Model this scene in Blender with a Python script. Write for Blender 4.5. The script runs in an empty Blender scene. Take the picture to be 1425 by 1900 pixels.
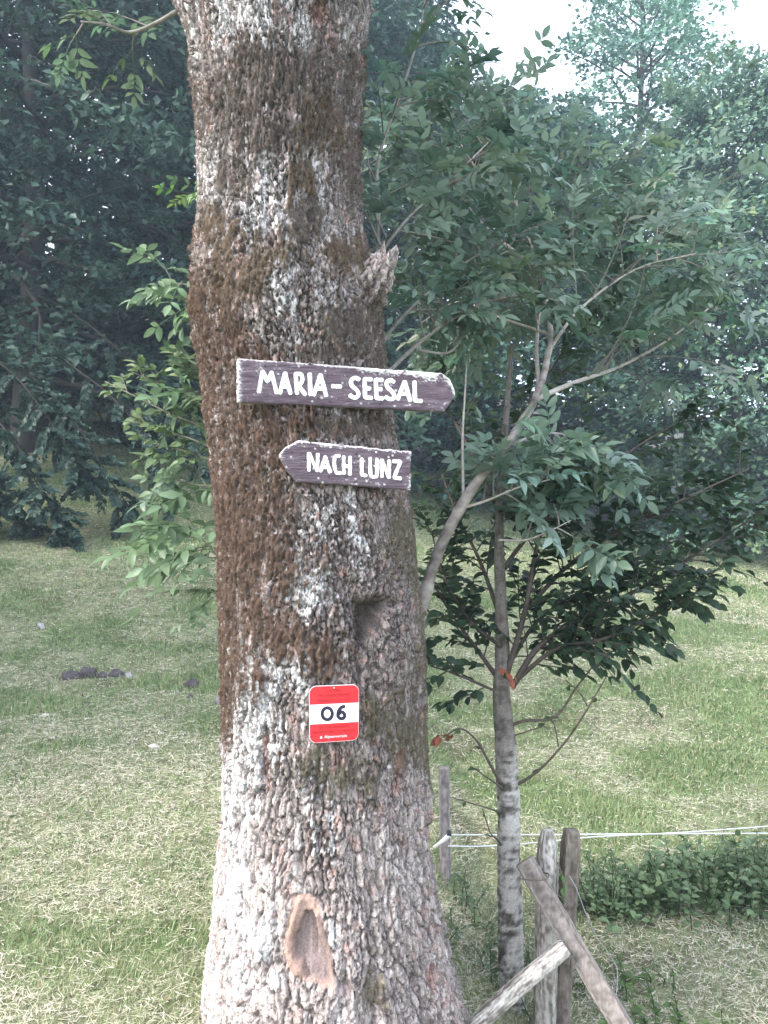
import bpy, math
import numpy as np
from math import radians, sin, cos, pi
S = bpy.context.scene
C = S.collection

# ------------------------------------------------------------------ camera
F = 1491.0                       # focal length in photo pixels (1425 x 1900)
EYE = 1.65
cam_d = bpy.data.cameras.new('camera')
cam = bpy.data.objects.new('camera', cam_d)
C.objects.link(cam)
cam.location = (0, 0, EYE)
cam.rotation_euler = (pi / 2, 0, 0)
cam_d.sensor_fit = 'VERTICAL'
cam_d.sensor_height = 24.0
cam_d.lens = 24.0 * F / 1900.0
cam_d.clip_start = 0.05
cam_d.clip_end = 3000
S.camera = cam

# ------------------------------------------------------------------ sky and sun
SUN_EL, SUN_AZ = 46.0, 248.0      # compass from +Y clockwise: behind and left of the camera
w = bpy.data.worlds.new('World')
S.world = w
w.use_nodes = True
nt = w.node_tree
nt.nodes.clear()
sky = nt.nodes.new('ShaderNodeTexSky')
sky.sky_type = 'NISHITA'
sky.sun_disc = False
sky.sun_elevation = radians(SUN_EL)
sky.sun_rotation = radians(SUN_AZ)
sky.air_density = 1.0
sky.dust_density = 4.0
sky.ozone_density = 1.0
mixn = nt.nodes.new('ShaderNodeMix')
mixn.data_type = 'RGBA'
mixn.inputs[0].default_value = 0.5
mixn.inputs[7].default_value = (7.9, 8.35, 9.5, 1)      # thin bright cloud veil
bg = nt.nodes.new('ShaderNodeBackground')
bg.inputs[1].default_value = 0.13
out = nt.nodes.new('ShaderNodeOutputWorld')
nt.links.new(sky.outputs[0], mixn.inputs[6])
nt.links.new(mixn.outputs[2], bg.inputs[0])
nt.links.new(bg.outputs[0], out.inputs[0])

sun_d = bpy.data.lights.new('sun', 'SUN')
sun_d.energy = 1.5
sun_d.angle = radians(10)
sun_d.color = (1.0, 0.97, 0.93)
sun = bpy.data.objects.new('sun', sun_d)
C.objects.link(sun)
sun.rotation_euler = (radians(90 - SUN_EL), 0, radians(180 - SUN_AZ))

S.view_settings.view_transform = 'Standard'
S.view_settings.look = 'None'
S.view_settings.exposure = 2.1
S.view_settings.gamma = 1.0
S.view_settings.use_curve_mapping = False
S.render.engine = 'CYCLES'
S.cycles.use_denoising = True
S.cycles.max_bounces = 6
S.cycles.diffuse_bounces = 3
S.cycles.glossy_bounces = 2
S.cycles.transmission_bounces = 3
S.cycles.transparent_max_bounces = 4
S.cycles.caustics_reflective = False
S.cycles.caustics_refractive = False

HAZE = 0.0031
# ------------------------------------------------------------------ helpers
rng = np.random.default_rng(7)


def at(u, v, d):
    """photo pixel at depth d (metres along the view axis) -> point"""
    return np.array([(u - 712.5) / F * d, d, EYE - (v - 950.0) / F * d])


def path(pts):
    return np.array([at(*p) for p in pts])


def to_px(V):
    y = np.maximum(V[:, 1], 0.05)
    return V[:, 0] / y * F + 712.5, 950.0 - (V[:, 2] - EYE) / y * F


def sst(a, b, x):
    t = np.clip((x - a) / (b - a), 0, 1)
    return t * t * (3 - 2 * t)


def hsh(ix, iy, iz, seed):
    n = (ix.astype(np.int64) * 374761393 + iy.astype(np.int64) * 668265263 + iz.astype(np.int64) * 1274126177 + seed * 974634777) & 0xFFFFFFFF
    n = ((n ^ (n >> 13)) * 1274126177) & 0xFFFFFFFF
    n = ((n ^ (n >> 16)) * 2246822519) & 0xFFFFFFFF
    n = n ^ (n >> 13)
    return (n & 0xFFFFFF).astype(np.float64) / 16777215.0


def vn(x, y, z=None, seed=0):
    if z is None:
        z = np.zeros_like(x)
    ix, iy, iz = np.floor(x), np.floor(y), np.floor(z)
    fx, fy, fz = x - ix, y - iy, z - iz
    fx, fy, fz = [t * t * (3 - 2 * t) for t in (fx, fy, fz)]
    r = 0
    for dx in (0, 1):
        for dy in (0, 1):
            for dz in (0, 1):
                wt = (fx if dx else 1 - fx) * (fy if dy else 1 - fy) * (fz if dz else 1 - fz)
                r = r + wt * hsh(ix + dx, iy + dy, iz + dz, seed)
    return r


def fbm(x, y, z=None, seed=0, octv=4):
    r, a, s = 0, 0.5, 1.0
    for o in range(octv):
        r = r + a * vn(x * s, y * s, None if z is None else z * s, seed + o * 17)
        a *= 0.5
        s *= 2.03
    return r / (1 - 0.5 ** octv)


def worley(x, y, seed=0, jit=0.85):
    ix, iy = np.floor(x), np.floor(y)
    f1 = np.full(x.shape, 9.0)
    f2 = np.full(x.shape, 9.0)
    idv = np.zeros(x.shape)
    zz = np.zeros_like(x)
    for dx in (-1, 0, 1):
        for dy in (-1, 0, 1):
            cx, cy = ix + dx, iy + dy
            px = cx + 0.5 + jit * (hsh(cx, cy, zz, seed) - 0.5)
            py = cy + 0.5 + jit * (hsh(cx, cy, zz, seed + 5) - 0.5)
            d = np.hypot(px - x, py - y)
            near = d < f1
            f2 = np.where(near, f1, np.minimum(f2, d))
            idv = np.where(near, hsh(cx, cy, zz, seed + 11), idv)
            f1 = np.where(near, d, f1)
    return f1, f2, idv


def seg_dist(u, v, pts):
    """distance to a polyline in pixel space, and which side"""
    best = np.full(u.shape, 1e9)
    for (ax, ay), (bx, by) in zip(pts[:-1], pts[1:]):
        dx, dy = bx - ax, by - ay
        t = np.clip(((u - ax) * dx + (v - ay) * dy) / (dx * dx + dy * dy), 0, 1)
        best = np.minimum(best, np.hypot(u - ax - t * dx, v - ay - t * dy))
    return best


def in_poly(u, v, pts):
    ins = np.zeros(u.shape, bool)
    n = len(pts)
    for i in range(n):
        ax, ay = pts[i]
        bx, by = pts[(i + 1) % n]
        c = ((ay > v) != (by > v)) & (u < (bx - ax) * (v - ay) / ((by - ay) or 1e-9) + ax)
        ins ^= c
    return ins


def poly_sd(u, v, pts):
    d = seg_dist(u, v, list(pts) + [pts[0]])
    return np.where(in_poly(u, v, pts), d, -d)


def lerp(a, b, t):
    a = np.asarray(a, float)
    b = np.asarray(b, float)
    t = np.asarray(t)[..., None]
    return a * (1 - t) + b * t


# ---- mesh building
def mk(name, V, Fq, mat, parent=None, col=None, smooth=True, loc=None):
    V = np.asarray(V, float)
    Fq = np.asarray(Fq, np.int64)
    me = bpy.data.meshes.new(name)
    me.vertices.add(len(V))
    off = np.zeros(3) if loc is None else np.asarray(loc, float)
    me.vertices.foreach_set('co', (V - off).astype(np.float32).ravel())
    k = Fq.shape[1]
    me.loops.add(Fq.size)
    me.loops.foreach_set('vertex_index', Fq.astype(np.int32).ravel())
    me.polygons.add(len(Fq))
    me.polygons.foreach_set('loop_start', np.arange(0, Fq.size, k, dtype=np.int32))
    me.polygons.foreach_set('use_smooth', np.full(len(Fq), bool(smooth)))
    me.update(calc_edges=True)
    if col is not None:
        a = me.color_attributes.new('col', 'FLOAT_COLOR', 'POINT')
        c4 = np.ones((len(V), 4), np.float32)
        col = np.asarray(col)
        c4[:, :col.shape[1]] = np.clip(col, 0, 1)
        a.data.foreach_set('color', c4.ravel())
    me.materials.append(mat)
    o = bpy.data.objects.new(name, me)
    C.objects.link(o)
    if parent is not None:
        o.parent = parent
        o.location = off - np.array(parent.location) if loc is not None else -np.array(parent.location)
    elif loc is not None:
        o.location = off
    return o


def tag(o, label, cat, group=None, kind=None):
    if label:
        o['label'] = label
    if cat:
        o['category'] = cat
    if group:
        o['group'] = group
    if kind:
        o['kind'] = kind
    return o


def thing(name, label, cat, loc, group=None):
    o = bpy.data.objects.new(name, None)
    o.empty_display_size = 0.1
    o.location = tuple(float(t) for t in loc)
    C.objects.link(o)
    return tag(o, label, cat, group)


class Buf:
    def __init__(self):
        self.V, self.F, self.C, self.n = [], [], [], 0

    def add(self, V, Fq, col=None):
        V = np.asarray(V, float)
        self.V.append(V)
        self.F.append(np.asarray(Fq, np.int64) + self.n)
        if col is not None:
            col = np.asarray(col, float)
            self.C.append(np.broadcast_to(col, (len(V), 3)))
        self.n += len(V)

    def build(self, name, mat, parent=None, smooth=True, loc=None):
        if not self.V:
            return None
        return mk(name, np.concatenate(self.V), np.concatenate(self.F), mat, parent,
                  np.concatenate(self.C) if self.C else None, smooth, loc)


def resample(P, n):
    P = np.asarray(P, float)
    # Catmull-Rom through the points
    Q = np.vstack([2 * P[0] - P[1], P, 2 * P[-1] - P[-2]])
    m = len(P) - 1
    t = np.linspace(0, m - 1e-9, n)
    i = np.floor(t).astype(int)
    f = (t - i)[:, None]
    a, b, c, d = Q[i], Q[i + 1], Q[i + 2], Q[i + 3]
    return 0.5 * ((2 * b) + (-a + c) * f + (2 * a - 5 * b + 4 * c - d) * f ** 2 + (-a + 3 * b - 3 * c + d) * f ** 3)


def tube(P, R, sides=6, cap=True):
    P = np.asarray(P, float)
    n = len(P)
    R = np.broadcast_to(np.asarray(R, float), (n,))
    T = np.gradient(P, axis=0)
    T /= np.linalg.norm(T, axis=1)[:, None] + 1e-12
    ref = np.array([0.13, 0.97, 0.2]) if abs(T[:, 2]).mean() > 0.6 else np.array([0.1, 0.15, 1.0])
    A = np.cross(T, ref)
    A /= np.linalg.norm(A, axis=1)[:, None] + 1e-12
    B = np.cross(T, A)
    th = np.arange(sides) / sides * 2 * pi
    V = P[:, None, :] + R[:, None, None] * (np.cos(th)[None, :, None] * A[:, None, :] + np.sin(th)[None, :, None] * B[:, None, :])
    V = V.reshape(-1, 3)
    i = np.arange(n - 1)[:, None] * sides
    j = np.arange(sides)[None, :]
    j2 = (j + 1) % sides
    Fq = np.stack([i + j, i + j2, i + sides + j2, i + sides + j], -1).reshape(-1, 4)
    if cap:
        V = np.vstack([V, P[0], P[-1]])
        a, b = n * sides, n * sides + 1
        jj = np.arange(0, sides, 2)
        c0 = np.stack([np.full_like(jj, a), (jj + 2) % sides, (jj + 1) % sides, jj], -1)
        o = (n - 1) * sides
        c1 = np.stack([np.full_like(jj, b), o + jj, o + (jj + 1) % sides, o + (jj + 2) % sides], -1)
        if sides % 2 == 0:
            Fq = np.vstack([Fq, c0, c1])
    return V, Fq


def grid_faces(nr, nc, wrap=False):
    i = np.arange(nr - 1)[:, None]
    j = np.arange(nc if wrap else nc - 1)[None, :]
    j2 = (j + 1) % nc
    return np.stack([i * nc + j, i * nc + j2, (i + 1) * nc + j2, (i + 1) * nc + j], -1).reshape(-1, 4)


def frames(X, Z):
    """rotation matrices with columns x along X, z near Z"""
    X = X / (np.linalg.norm(X, axis=1)[:, None] + 1e-9)
    Y = np.cross(Z, X)
    Y /= np.linalg.norm(Y, axis=1)[:, None] + 1e-9
    Z = np.cross(X, Y)
    return np.stack([X, Y, Z], -1)


def scatter(tV, tF, P, M, sc):
    """template copied to positions with rotations and scales"""
    n, k = len(P), len(tV)
    V = np.einsum('nij,kj->nki', M, tV) * np.asarray(sc)[:, None, None] + P[:, None, :]
    Fq = tF[None] + (np.arange(n) * k)[:, None, None]
    return V.reshape(-1, 3), Fq.reshape(-1, tF.shape[1])


# ---- materials
def attr_mat(name, rough=0.85, bump=0.0, bscale=200.0, transl=0.0, spec=0.25, stretch=None, vary=0.0, vscale=60.0):
    m = bpy.data.materials.new(name)
    m.use_nodes = True
    t = m.node_tree
    p = t.nodes['Principled BSDF']
    p.inputs['Roughness'].default_value = rough
    p.inputs['Specular IOR Level'].default_value = spec
    a = t.nodes.new('ShaderNodeAttribute')
    a.attribute_name = 'col'
    src = a.outputs['Color']
    tc = t.nodes.new('ShaderNodeTexCoord')
    vec = tc.outputs['Object']
    if stretch:
        mp = t.nodes.new('ShaderNodeMapping')
        mp.inputs['Scale'].default_value = stretch
        t.links.new(vec, mp.inputs[0])
        vec = mp.outputs[0]
    if vary > 0:
        nz = t.nodes.new('ShaderNodeTexNoise')
        nz.inputs['Scale'].default_value = vscale
        nz.inputs['Detail'].default_value = 4
        t.links.new(vec, nz.inputs['Vector'])
        mr = t.nodes.new('ShaderNodeMapRange')
        mr.inputs[1].default_value = 0.3
        mr.inputs[2].default_value = 0.7
        mr.inputs[3].default_value = 1 - vary
        mr.inputs[4].default_value = 1 + vary
        t.links.new(nz.outputs[0], mr.inputs[0])
        mx = t.nodes.new('ShaderNodeVectorMath')
        mx.operation = 'SCALE'
        t.links.new(src, mx.inputs[0])
        t.links.new(mr.outputs[0], mx.inputs['Scale'])
        src = mx.outputs[0]
    t.links.new(src, p.inputs['Base Color'])
    if bump > 0:
        nb = t.nodes.new('ShaderNodeTexNoise')
        nb.inputs['Scale'].default_value = bscale
        nb.inputs['Detail'].default_value = 5
        t.links.new(vec, nb.inputs['Vector'])
        b = t.nodes.new('ShaderNodeBump')
        b.inputs['Strength'].default_value = bump
        b.inputs['Distance'].default_value = 0.01
        t.links.new(nb.outputs[0], b.inputs['Height'])
        t.links.new(b.outputs[0], p.inputs['Normal'])
    if transl > 0:
        tr = t.nodes.new('ShaderNodeBsdfTranslucent')
        t.links.new(src, tr.inputs[0])
        mix = t.nodes.new('ShaderNodeMixShader')
        mix.inputs[0].default_value = transl
        t.links.new(p.outputs[0], mix.inputs[1])
        t.links.new(tr.outputs[0], mix.inputs[2])
        t.links.new(mix.outputs[0], t.nodes['Material Output'].inputs[0])
    return m


M_BARK = attr_mat('bark', 0.9, 0.5, 260, vary=0.28, vscale=170)
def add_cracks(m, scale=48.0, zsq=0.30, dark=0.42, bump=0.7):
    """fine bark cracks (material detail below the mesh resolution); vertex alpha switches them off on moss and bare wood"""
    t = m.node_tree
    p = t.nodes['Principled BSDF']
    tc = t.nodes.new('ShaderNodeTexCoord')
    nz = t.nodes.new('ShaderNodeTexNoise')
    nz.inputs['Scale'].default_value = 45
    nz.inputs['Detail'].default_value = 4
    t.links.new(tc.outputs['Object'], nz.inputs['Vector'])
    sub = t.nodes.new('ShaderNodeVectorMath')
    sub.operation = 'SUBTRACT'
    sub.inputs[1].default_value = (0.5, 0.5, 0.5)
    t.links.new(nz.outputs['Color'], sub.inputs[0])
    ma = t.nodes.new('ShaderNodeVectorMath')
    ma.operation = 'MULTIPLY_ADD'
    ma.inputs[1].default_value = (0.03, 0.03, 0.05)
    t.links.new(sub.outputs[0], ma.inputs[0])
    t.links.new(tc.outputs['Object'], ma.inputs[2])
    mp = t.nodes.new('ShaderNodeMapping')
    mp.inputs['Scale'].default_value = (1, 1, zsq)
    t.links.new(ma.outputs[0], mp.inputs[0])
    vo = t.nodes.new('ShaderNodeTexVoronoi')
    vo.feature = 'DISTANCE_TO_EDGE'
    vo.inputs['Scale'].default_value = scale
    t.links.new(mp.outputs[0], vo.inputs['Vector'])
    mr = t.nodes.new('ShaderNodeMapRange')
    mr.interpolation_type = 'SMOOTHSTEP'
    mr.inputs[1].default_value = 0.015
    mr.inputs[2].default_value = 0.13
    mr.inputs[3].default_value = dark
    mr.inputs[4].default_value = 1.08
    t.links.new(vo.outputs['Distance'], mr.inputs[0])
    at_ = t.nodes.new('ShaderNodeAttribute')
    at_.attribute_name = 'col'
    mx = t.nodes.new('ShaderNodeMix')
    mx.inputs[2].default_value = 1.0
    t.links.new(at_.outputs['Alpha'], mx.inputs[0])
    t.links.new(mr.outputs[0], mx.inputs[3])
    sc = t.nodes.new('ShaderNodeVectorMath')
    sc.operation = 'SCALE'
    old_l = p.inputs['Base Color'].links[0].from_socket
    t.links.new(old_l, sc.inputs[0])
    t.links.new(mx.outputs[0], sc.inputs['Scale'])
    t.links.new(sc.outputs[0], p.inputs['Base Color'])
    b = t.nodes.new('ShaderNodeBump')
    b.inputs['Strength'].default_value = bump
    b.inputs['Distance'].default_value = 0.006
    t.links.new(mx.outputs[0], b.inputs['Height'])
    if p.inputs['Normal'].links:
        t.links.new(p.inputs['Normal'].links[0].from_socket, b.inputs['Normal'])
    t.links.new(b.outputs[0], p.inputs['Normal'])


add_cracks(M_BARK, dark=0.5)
M_WOOD = attr_mat('weathered_wood', 0.85, 0.35, 160, vary=0.22, vscale=120, stretch=(1, 1, 0.25))
M_TWIG = attr_mat('twig_bark', 0.8, 0.2, 150, vary=0.2, vscale=60)
M_LEAF = attr_mat('leaf', 0.45, 0, transl=0.40, spec=0.45)
M_FARLEAF = attr_mat('far_leaf', 0.5, 0, transl=0.28, spec=0.35)
M_GRASS = attr_mat('grass_blade', 0.6, 0, transl=0.25, spec=0.3)
M_GROUND = attr_mat('meadow_ground', 0.95, 0.8, 14, vary=0.35, vscale=9)
def add_thatch(m):
    t = m.node_tree
    p = t.nodes['Principled BSDF']
    tc = t.nodes.new('ShaderNodeTexCoord')
    n1 = t.nodes.new('ShaderNodeTexNoise')
    n1.inputs['Scale'].default_value = 75
    n1.inputs['Detail'].default_value = 6
    n1.inputs['Roughness'].default_value = 0.7
    n1.inputs['Distortion'].default_value = 1.2
    t.links.new(tc.outputs['Object'], n1.inputs['Vector'])
    cr = t.nodes.new('ShaderNodeValToRGB')
    e = cr.color_ramp.elements
    e[0].position, e[0].color = 0.34, (0.40, 0.42, 0.32, 1)
    e[1].position, e[1].color = 0.66, (2.0, 1.9, 1.75, 1)
    el = e.new(0.5)
    el.color = (1.05, 1.12, 0.95, 1)
    t.links.new(n1.outputs[0], cr.inputs[0])
    mu = t.nodes.new('ShaderNodeVectorMath')
    mu.operation = 'MULTIPLY'
    t.links.new(p.inputs['Base Color'].links[0].from_socket, mu.inputs[0])
    t.links.new(cr.outputs[0], mu.inputs[1])
    t.links.new(mu.outputs[0], p.inputs['Base Color'])
    b = t.nodes.new('ShaderNodeBump')
    b.inputs['Strength'].default_value = 1.0
    b.inputs['Distance'].default_value = 0.03
    t.links.new(n1.outputs[0], b.inputs['Height'])
    t.links.new(p.inputs['Normal'].links[0].from_socket, b.inputs['Normal'])
    t.links.new(b.outputs[0], p.inputs['Normal'])


add_thatch(M_GROUND)
M_STONE = attr_mat('stone', 0.9, 0.5, 30, vary=0.3, vscale=20)
M_PAINT = attr_mat('sign_paint', 0.7, 0.3, 120, vary=0.14, vscale=70, stretch=(0.3, 0.3, 1.5))
M_WHITE = attr_mat('white_lettering', 0.6, 0.1, 90, vary=0.06, vscale=60)
M_PLATE = attr_mat('enamel_plate', 0.42, 0.04, 60, spec=0.4, vary=0.10, vscale=55)
M_MOSS = attr_mat('moss', 0.95, 0, transl=0.2, spec=0.1)
M_METAL = attr_mat('wire', 0.5, 0, spec=0.5)

# ------------------------------------------------------------------ terrain


def ground_z(x, y):
    x = np.asarray(x, float)
    y = np.asarray(y, float)
    t = np.maximum(0, y - 7.0)
    t = t * t / (t + 2.0)
    a = x / np.maximum(y, 4.0)
    slope = np.interp(a, [-1.2, -0.42, -0.2, 0.05, 0.3, 0.5, 1.2], [0.30, 0.29, 0.24, 0.135, 0.05, 0.03, 0.02])
    z = t * slope
    z = z + np.maximum(0, y - 32) ** 1.0 * 0.15
    # the fence line on the right lies a little lower
    z = z - 0.32 * sst(0.15, 0.6, x) * (1 - sst(5.0, 9.0, y)) * sst(-6, 1, y)
    z = z + 0.05 * (fbm(x * 0.5, y * 0.5, seed=3, octv=3) - 0.5) * sst(2.0, 5.0, y) + 0.45 * (fbm(x * 0.12, y * 0.12, seed=9, octv=3) - 0.5) * sst(8, 18, y)
    return z


STRAW = np.array([0.44, 0.40, 0.30])
GREEN = np.array([0.120, 0.190, 0.065])
DGREEN = np.array([0.045, 0.100, 0.030])
SOIL = np.array([0.115, 0.088, 0.066])


def straw_mask(x, y):
    """how dry the mown meadow is"""
    n = 0.5 + 1.7 * (fbm(x * 0.9 + 3, y * 1.3, seed=21, octv=4) - 0.5)
    b = 0.43 + 0.20 * sst(6.0, 4.4, y) + 0.16 * sst(3.9, 3.1, y) - 0.20 * np.exp(-((y - 6.9) / 1.2) ** 2) * sst(0.8, -0.2, x) + 0.07 * sst(8, 13, y)
    return sst(0.36, 0.62, n + b - 0.42)


def ground_col(x, y):
    s = straw_mask(x, y)
    f = fbm(x * 4, y * 4, seed=31, octv=3)
    f2 = fbm(x * 16, y * 16, seed=33, octv=3)
    c = lerp(GREEN * 0.75, STRAW * 0.8, np.clip(0.12 + s * 0.6 + (f - 0.5) * 1.0 + (f2 - 0.5) * 0.9, 0, 1))
    c = lerp(c, np.array([0.20, 0.235, 0.13]), 0.40 * np.ones_like(x))
    soil = 0.7 * sst(0.64, 0.76, fbm(x * 1.7, y * 1.7, seed=44, octv=4)) * 0.8
    c = lerp(c, SOIL, soil)
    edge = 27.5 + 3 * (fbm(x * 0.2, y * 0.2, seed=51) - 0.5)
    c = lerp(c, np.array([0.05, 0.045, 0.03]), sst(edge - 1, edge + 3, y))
    return c


ys = np.concatenate([np.linspace(-30, 1.0, 12), np.linspace(1.4, 12, 120), np.linspace(12.15, 40, 90), np.linspace(41, 120, 60), np.linspace(130, 1500, 25)])
xs = np.concatenate([np.linspace(-1200, -60, 16), np.linspace(-55, -12, 50), np.linspace(-11.7, 11.7, 160), np.linspace(12, 55, 50), np.linspace(60, 1200, 16)])
gx, gy = np.meshgrid(xs, ys)
gz = ground_z(gx, gy)
far = sst(60, 200, np.hypot(gx, gy))
gz = np.minimum(gz, 15 + 3 * (fbm(gx * 0.02, gy * 0.02, seed=5) - 0.5)) * (1 - far * 0.6)
gz = gz + 0.025 * (fbm(gx * 5, gy * 5, seed=77, octv=2) - 0.5) * (np.abs(gx) < 12) * (gy < 40)
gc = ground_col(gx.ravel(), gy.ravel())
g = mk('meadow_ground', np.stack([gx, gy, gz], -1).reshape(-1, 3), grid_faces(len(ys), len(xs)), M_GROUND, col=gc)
g['kind'] = 'structure'
g['label'] = 'mown meadow rising towards the forest edge'

# ------------------------------------------------------------------ the old tree
TD = 2.75
prof = np.array([  # v, left u, right u
    (-420, 150, 790), (-300, 190, 760), (-160, 240, 722), (-60, 290, 700), (0, 318, 690), (60, 345, 682), (130, 360, 675), (200, 368, 668), (300, 372, 665),
    (400, 370, 668), (450, 367, 676), (500, 362, 690), (560, 357, 706), (620, 360, 710), (660, 372, 709), (700, 380, 715),
    (800, 390, 730), (900, 403, 752), (1000, 410, 768), (1100, 412, 776), (1200, 416, 786), (1300, 418, 788), (1400, 418, 790),
    (1500, 415, 800), (1600, 405, 812), (1700, 395, 830), (1800, 386, 852), (1900, 384, 885), (1960, 372, 915), (2060, 345, 960), (2150, 320, 1000)], float)
pv = prof[:, 0]
p_z = EYE - (pv - 950) / F * TD
p_cx = ((prof[:, 1] + prof[:, 2]) / 2 - 712.5) / F * TD
p_r = (prof[:, 2] - prof[:, 1]) / 2 / F * TD * 0.985


def trunk_axis(z):
    o = np.argsort(p_z)
    return np.interp(z, p_z[o], p_cx[o]), np.interp(z, p_z[o], p_r[o])


NZ = 890
zz = np.linspace(-0.42, 4.05, NZ)
# angle 0 faces the camera (-Y); dense in front
front = np.linspace(-1.72, 1.72, 330)
back = np.linspace(1.72, 2 * pi - 1.72, 52)[1:-1]
th = np.concatenate([front, back])
NT = len(th)
cxz, rz = trunk_axis(zz)
k5 = np.ones(25) / 25
rz = np.convolve(np.pad(rz, 12, 'edge'), k5, 'valid')
cxz = np.convolve(np.pad(cxz, 12, 'edge'), k5, 'valid')
TH, ZZ = np.meshgrid(th, zz)
CX, RR = np.repeat(cxz[:, None], NT, 1), np.repeat(rz[:, None], NT, 1)
nx, ny = np.sin(TH), -np.cos(TH)


def base_pt(rad):
    return CX + nx * rad, TD + ny * rad


# low-frequency shape
lob = fbm(nx * 1.6 + 7, ny * 1.6, ZZ * 1.1, seed=2, octv=3) - 0.5
flare = sst(0.7, -0.2, ZZ)
edge_keep = np.abs(ny)                    # silhouettes follow the traced profile
R0 = RR + 0.05 * lob * edge_keep + flare * 0.035 * np.sin(5 * TH + 0.8) * edge_keep
X0, Y0 = base_pt(R0)
U, Vp = to_px(np.stack([X0, Y0, ZZ], -1).reshape(-1, 3))
U = U.reshape(NZ, NT)
Vp = Vp.reshape(NZ, NT)
isfront = ny < 0.25
U = np.where(isfront, U, -999)

n_big = fbm(nx * 3, ny * 3, ZZ * 3, seed=61, octv=4)
n_med = fbm(nx * 9, ny * 9, ZZ * 9, seed=62, octv=4)
n_fine = fbm(nx * 40, ny * 40, ZZ * 32, seed=63, octv=3)
n_vfine = fbm(nx * 90, ny * 90, ZZ * 90, seed=64, octv=2)


def blobs(lst, feather=0.5, noise=0.55):
    m = np.full_like(U, -0.9)
    for (bu, bv, ru, rv) in lst:
        d = np.hypot((U - bu) / ru, (Vp - bv) / rv)
        m = np.maximum(m, 1.5 - d)
    m = np.minimum(m, 1.12) + 0.9 * (fbm(nx * 15, ny * 15, ZZ * 3.0, seed=66, octv=3) - 0.5) + noise * 2.4 * (n_med - 0.5) + noise * 3.0 * (n_fine - 0.5) + noise * 1.6 * (n_vfine - 0.5)
    return sst(0.5 - feather / 2, 0.5 + feather / 2, m)


moss_rust = blobs([(408, 640, 50, 70), (385, 600, 35, 60), (470, 655, 60, 22), (425, 745, 50, 80), (465, 800, 85, 60), (470, 860, 80, 60), (462, 930, 80, 80), (520, 800, 50, 40),
                   (472, 1030, 85, 80), (445, 1120, 85, 80), (430, 1205, 50, 70), (425, 1285, 22, 70), (515, 1175, 45, 40), (600, 1215, 35, 30)], 0.5, 0.95)
moss_olive = blobs([(460, 500, 60, 30), (400, 420, 30, 40), (405, 550, 40, 40), (450, 530, 40, 34), (490, 480, 40, 36), (550, 330, 22, 40), (420, 450, 25, 30), (600, 235, 30, 40), (640, 470, 45, 28)], 0.6, 0.8)
moss_dark = blobs([(540, 140, 125, 55), (620, 190, 50, 75), (430, 200, 60, 75), (500, 250, 100, 40), (440, 330, 30, 40), (570, 400, 30, 50), (650, 605, 50, 38), (620, 655, 80, 16), (470, 110, 50, 25),
                   (700, 690, 26, 50), (640, 790, 60, 20), (650, 300, 30, 80)], 0.6, 0.8) * 0.92
moss_right = blobs([(772, 980, 16, 120), (787, 1180, 14, 100), (705, 1330, 36, 36), (745, 1370, 34, 40), (640, 1440, 50, 36), (600, 1420, 25, 36), (787, 1370, 18, 60),
                    (690, 1840, 18, 30), (735, 1000, 18, 50)], 0.6, 0.9) * 0.85
moss = np.maximum.reduce([moss_rust, moss_olive * 0.8, moss_dark * 0.85, moss_right * 0.75])

# bark plates: upper trunk small scales, lower trunk taller ridges broken across
s_arc = TH * 0.32
wx = (fbm(nx * 7, ny * 7, ZZ * 6, seed=81, octv=3) - 0.5)
wy = (fbm(nx * 7, ny * 7, ZZ * 6, seed=82, octv=3) - 0.5)
wx2 = (fbm(nx * 34, ny * 34, ZZ * 60, seed=83, octv=3) - 0.5)
wy2 = (fbm(nx * 34, ny * 34, ZZ * 60, seed=84, octv=3) - 0.5)
slant = 0.25 * sst(0.2, 1.2, TH) * sst(1.0, 0.0, ZZ)
sx = s_arc + 0.050 * wx + 0.022 * wx2 + slant * ZZ * 0.3
vert = sst(1.5, 0.9, ZZ)
sx = sx - 0.010 * wx2 * vert
sz = ZZ + 0.07 * wy + (0.030 - 0.018 * vert) * wy2
a1, a2, aid = worley(sx / 0.0175, sz / 0.070, seed=101, jit=1.0)
b1, b2, bid = worley(sx / 0.017, sz / 0.034, seed=131, jit=1.0)
c1, c2, cid = worley(sx / 0.0115, sz / 0.022, seed=151, jit=1.0)
low = sst(1.6, 0.8, ZZ + 0.5 * (n_big - 0.5))
gap = (a2 - a1) * low + (b2 - b1) * (1 - low)
gap2 = c2 - c1
pid = np.where(low > 0.5, aid, bid) * 0.6 + cid * 0.4
deepv = sst(0.3, 0.65, fbm(sx / 0.05, sz / 0.16, seed=143, octv=2))      # some fissures open, some closed
top = sst(0.0, 0.10 + 0.14 * deepv, gap) * (0.72 + 0.28 * sst(0.0, 0.16, gap2))
ridge = fbm(sx / 0.026, sz / 0.22, seed=141, octv=3)
furn = fbm(sx / 0.034, sz / 0.42, seed=147, octv=2)
furrow = np.exp(-((furn - 0.5) / 0.022) ** 2) * (0.35 + 0.65 * low)
furn2 = fbm(sx / 0.022 + 40, sz / 0.20, seed=148, octv=2)
furrow = np.maximum(furrow, 0.8 * np.exp(-((furn2 - 0.5) / 0.025) ** 2))
amp = 0.0115 * (0.45 + 1.0 * deepv)
disp = amp * (sst(0.0, 0.10 + 0.14 * deepv, gap) - 0.6) + 0.0016 * sst(0, 0.2, gap2) + 0.005 * (pid - 0.5) * top + (0.016 + 0.016 * low) * (ridge - 0.5) + 0.006 * (n_fine - 0.5) + 0.003 * (n_vfine - 0.5)
disp = disp - 0.011 * furrow
top = top * (1 - 0.75 * furrow)
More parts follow.
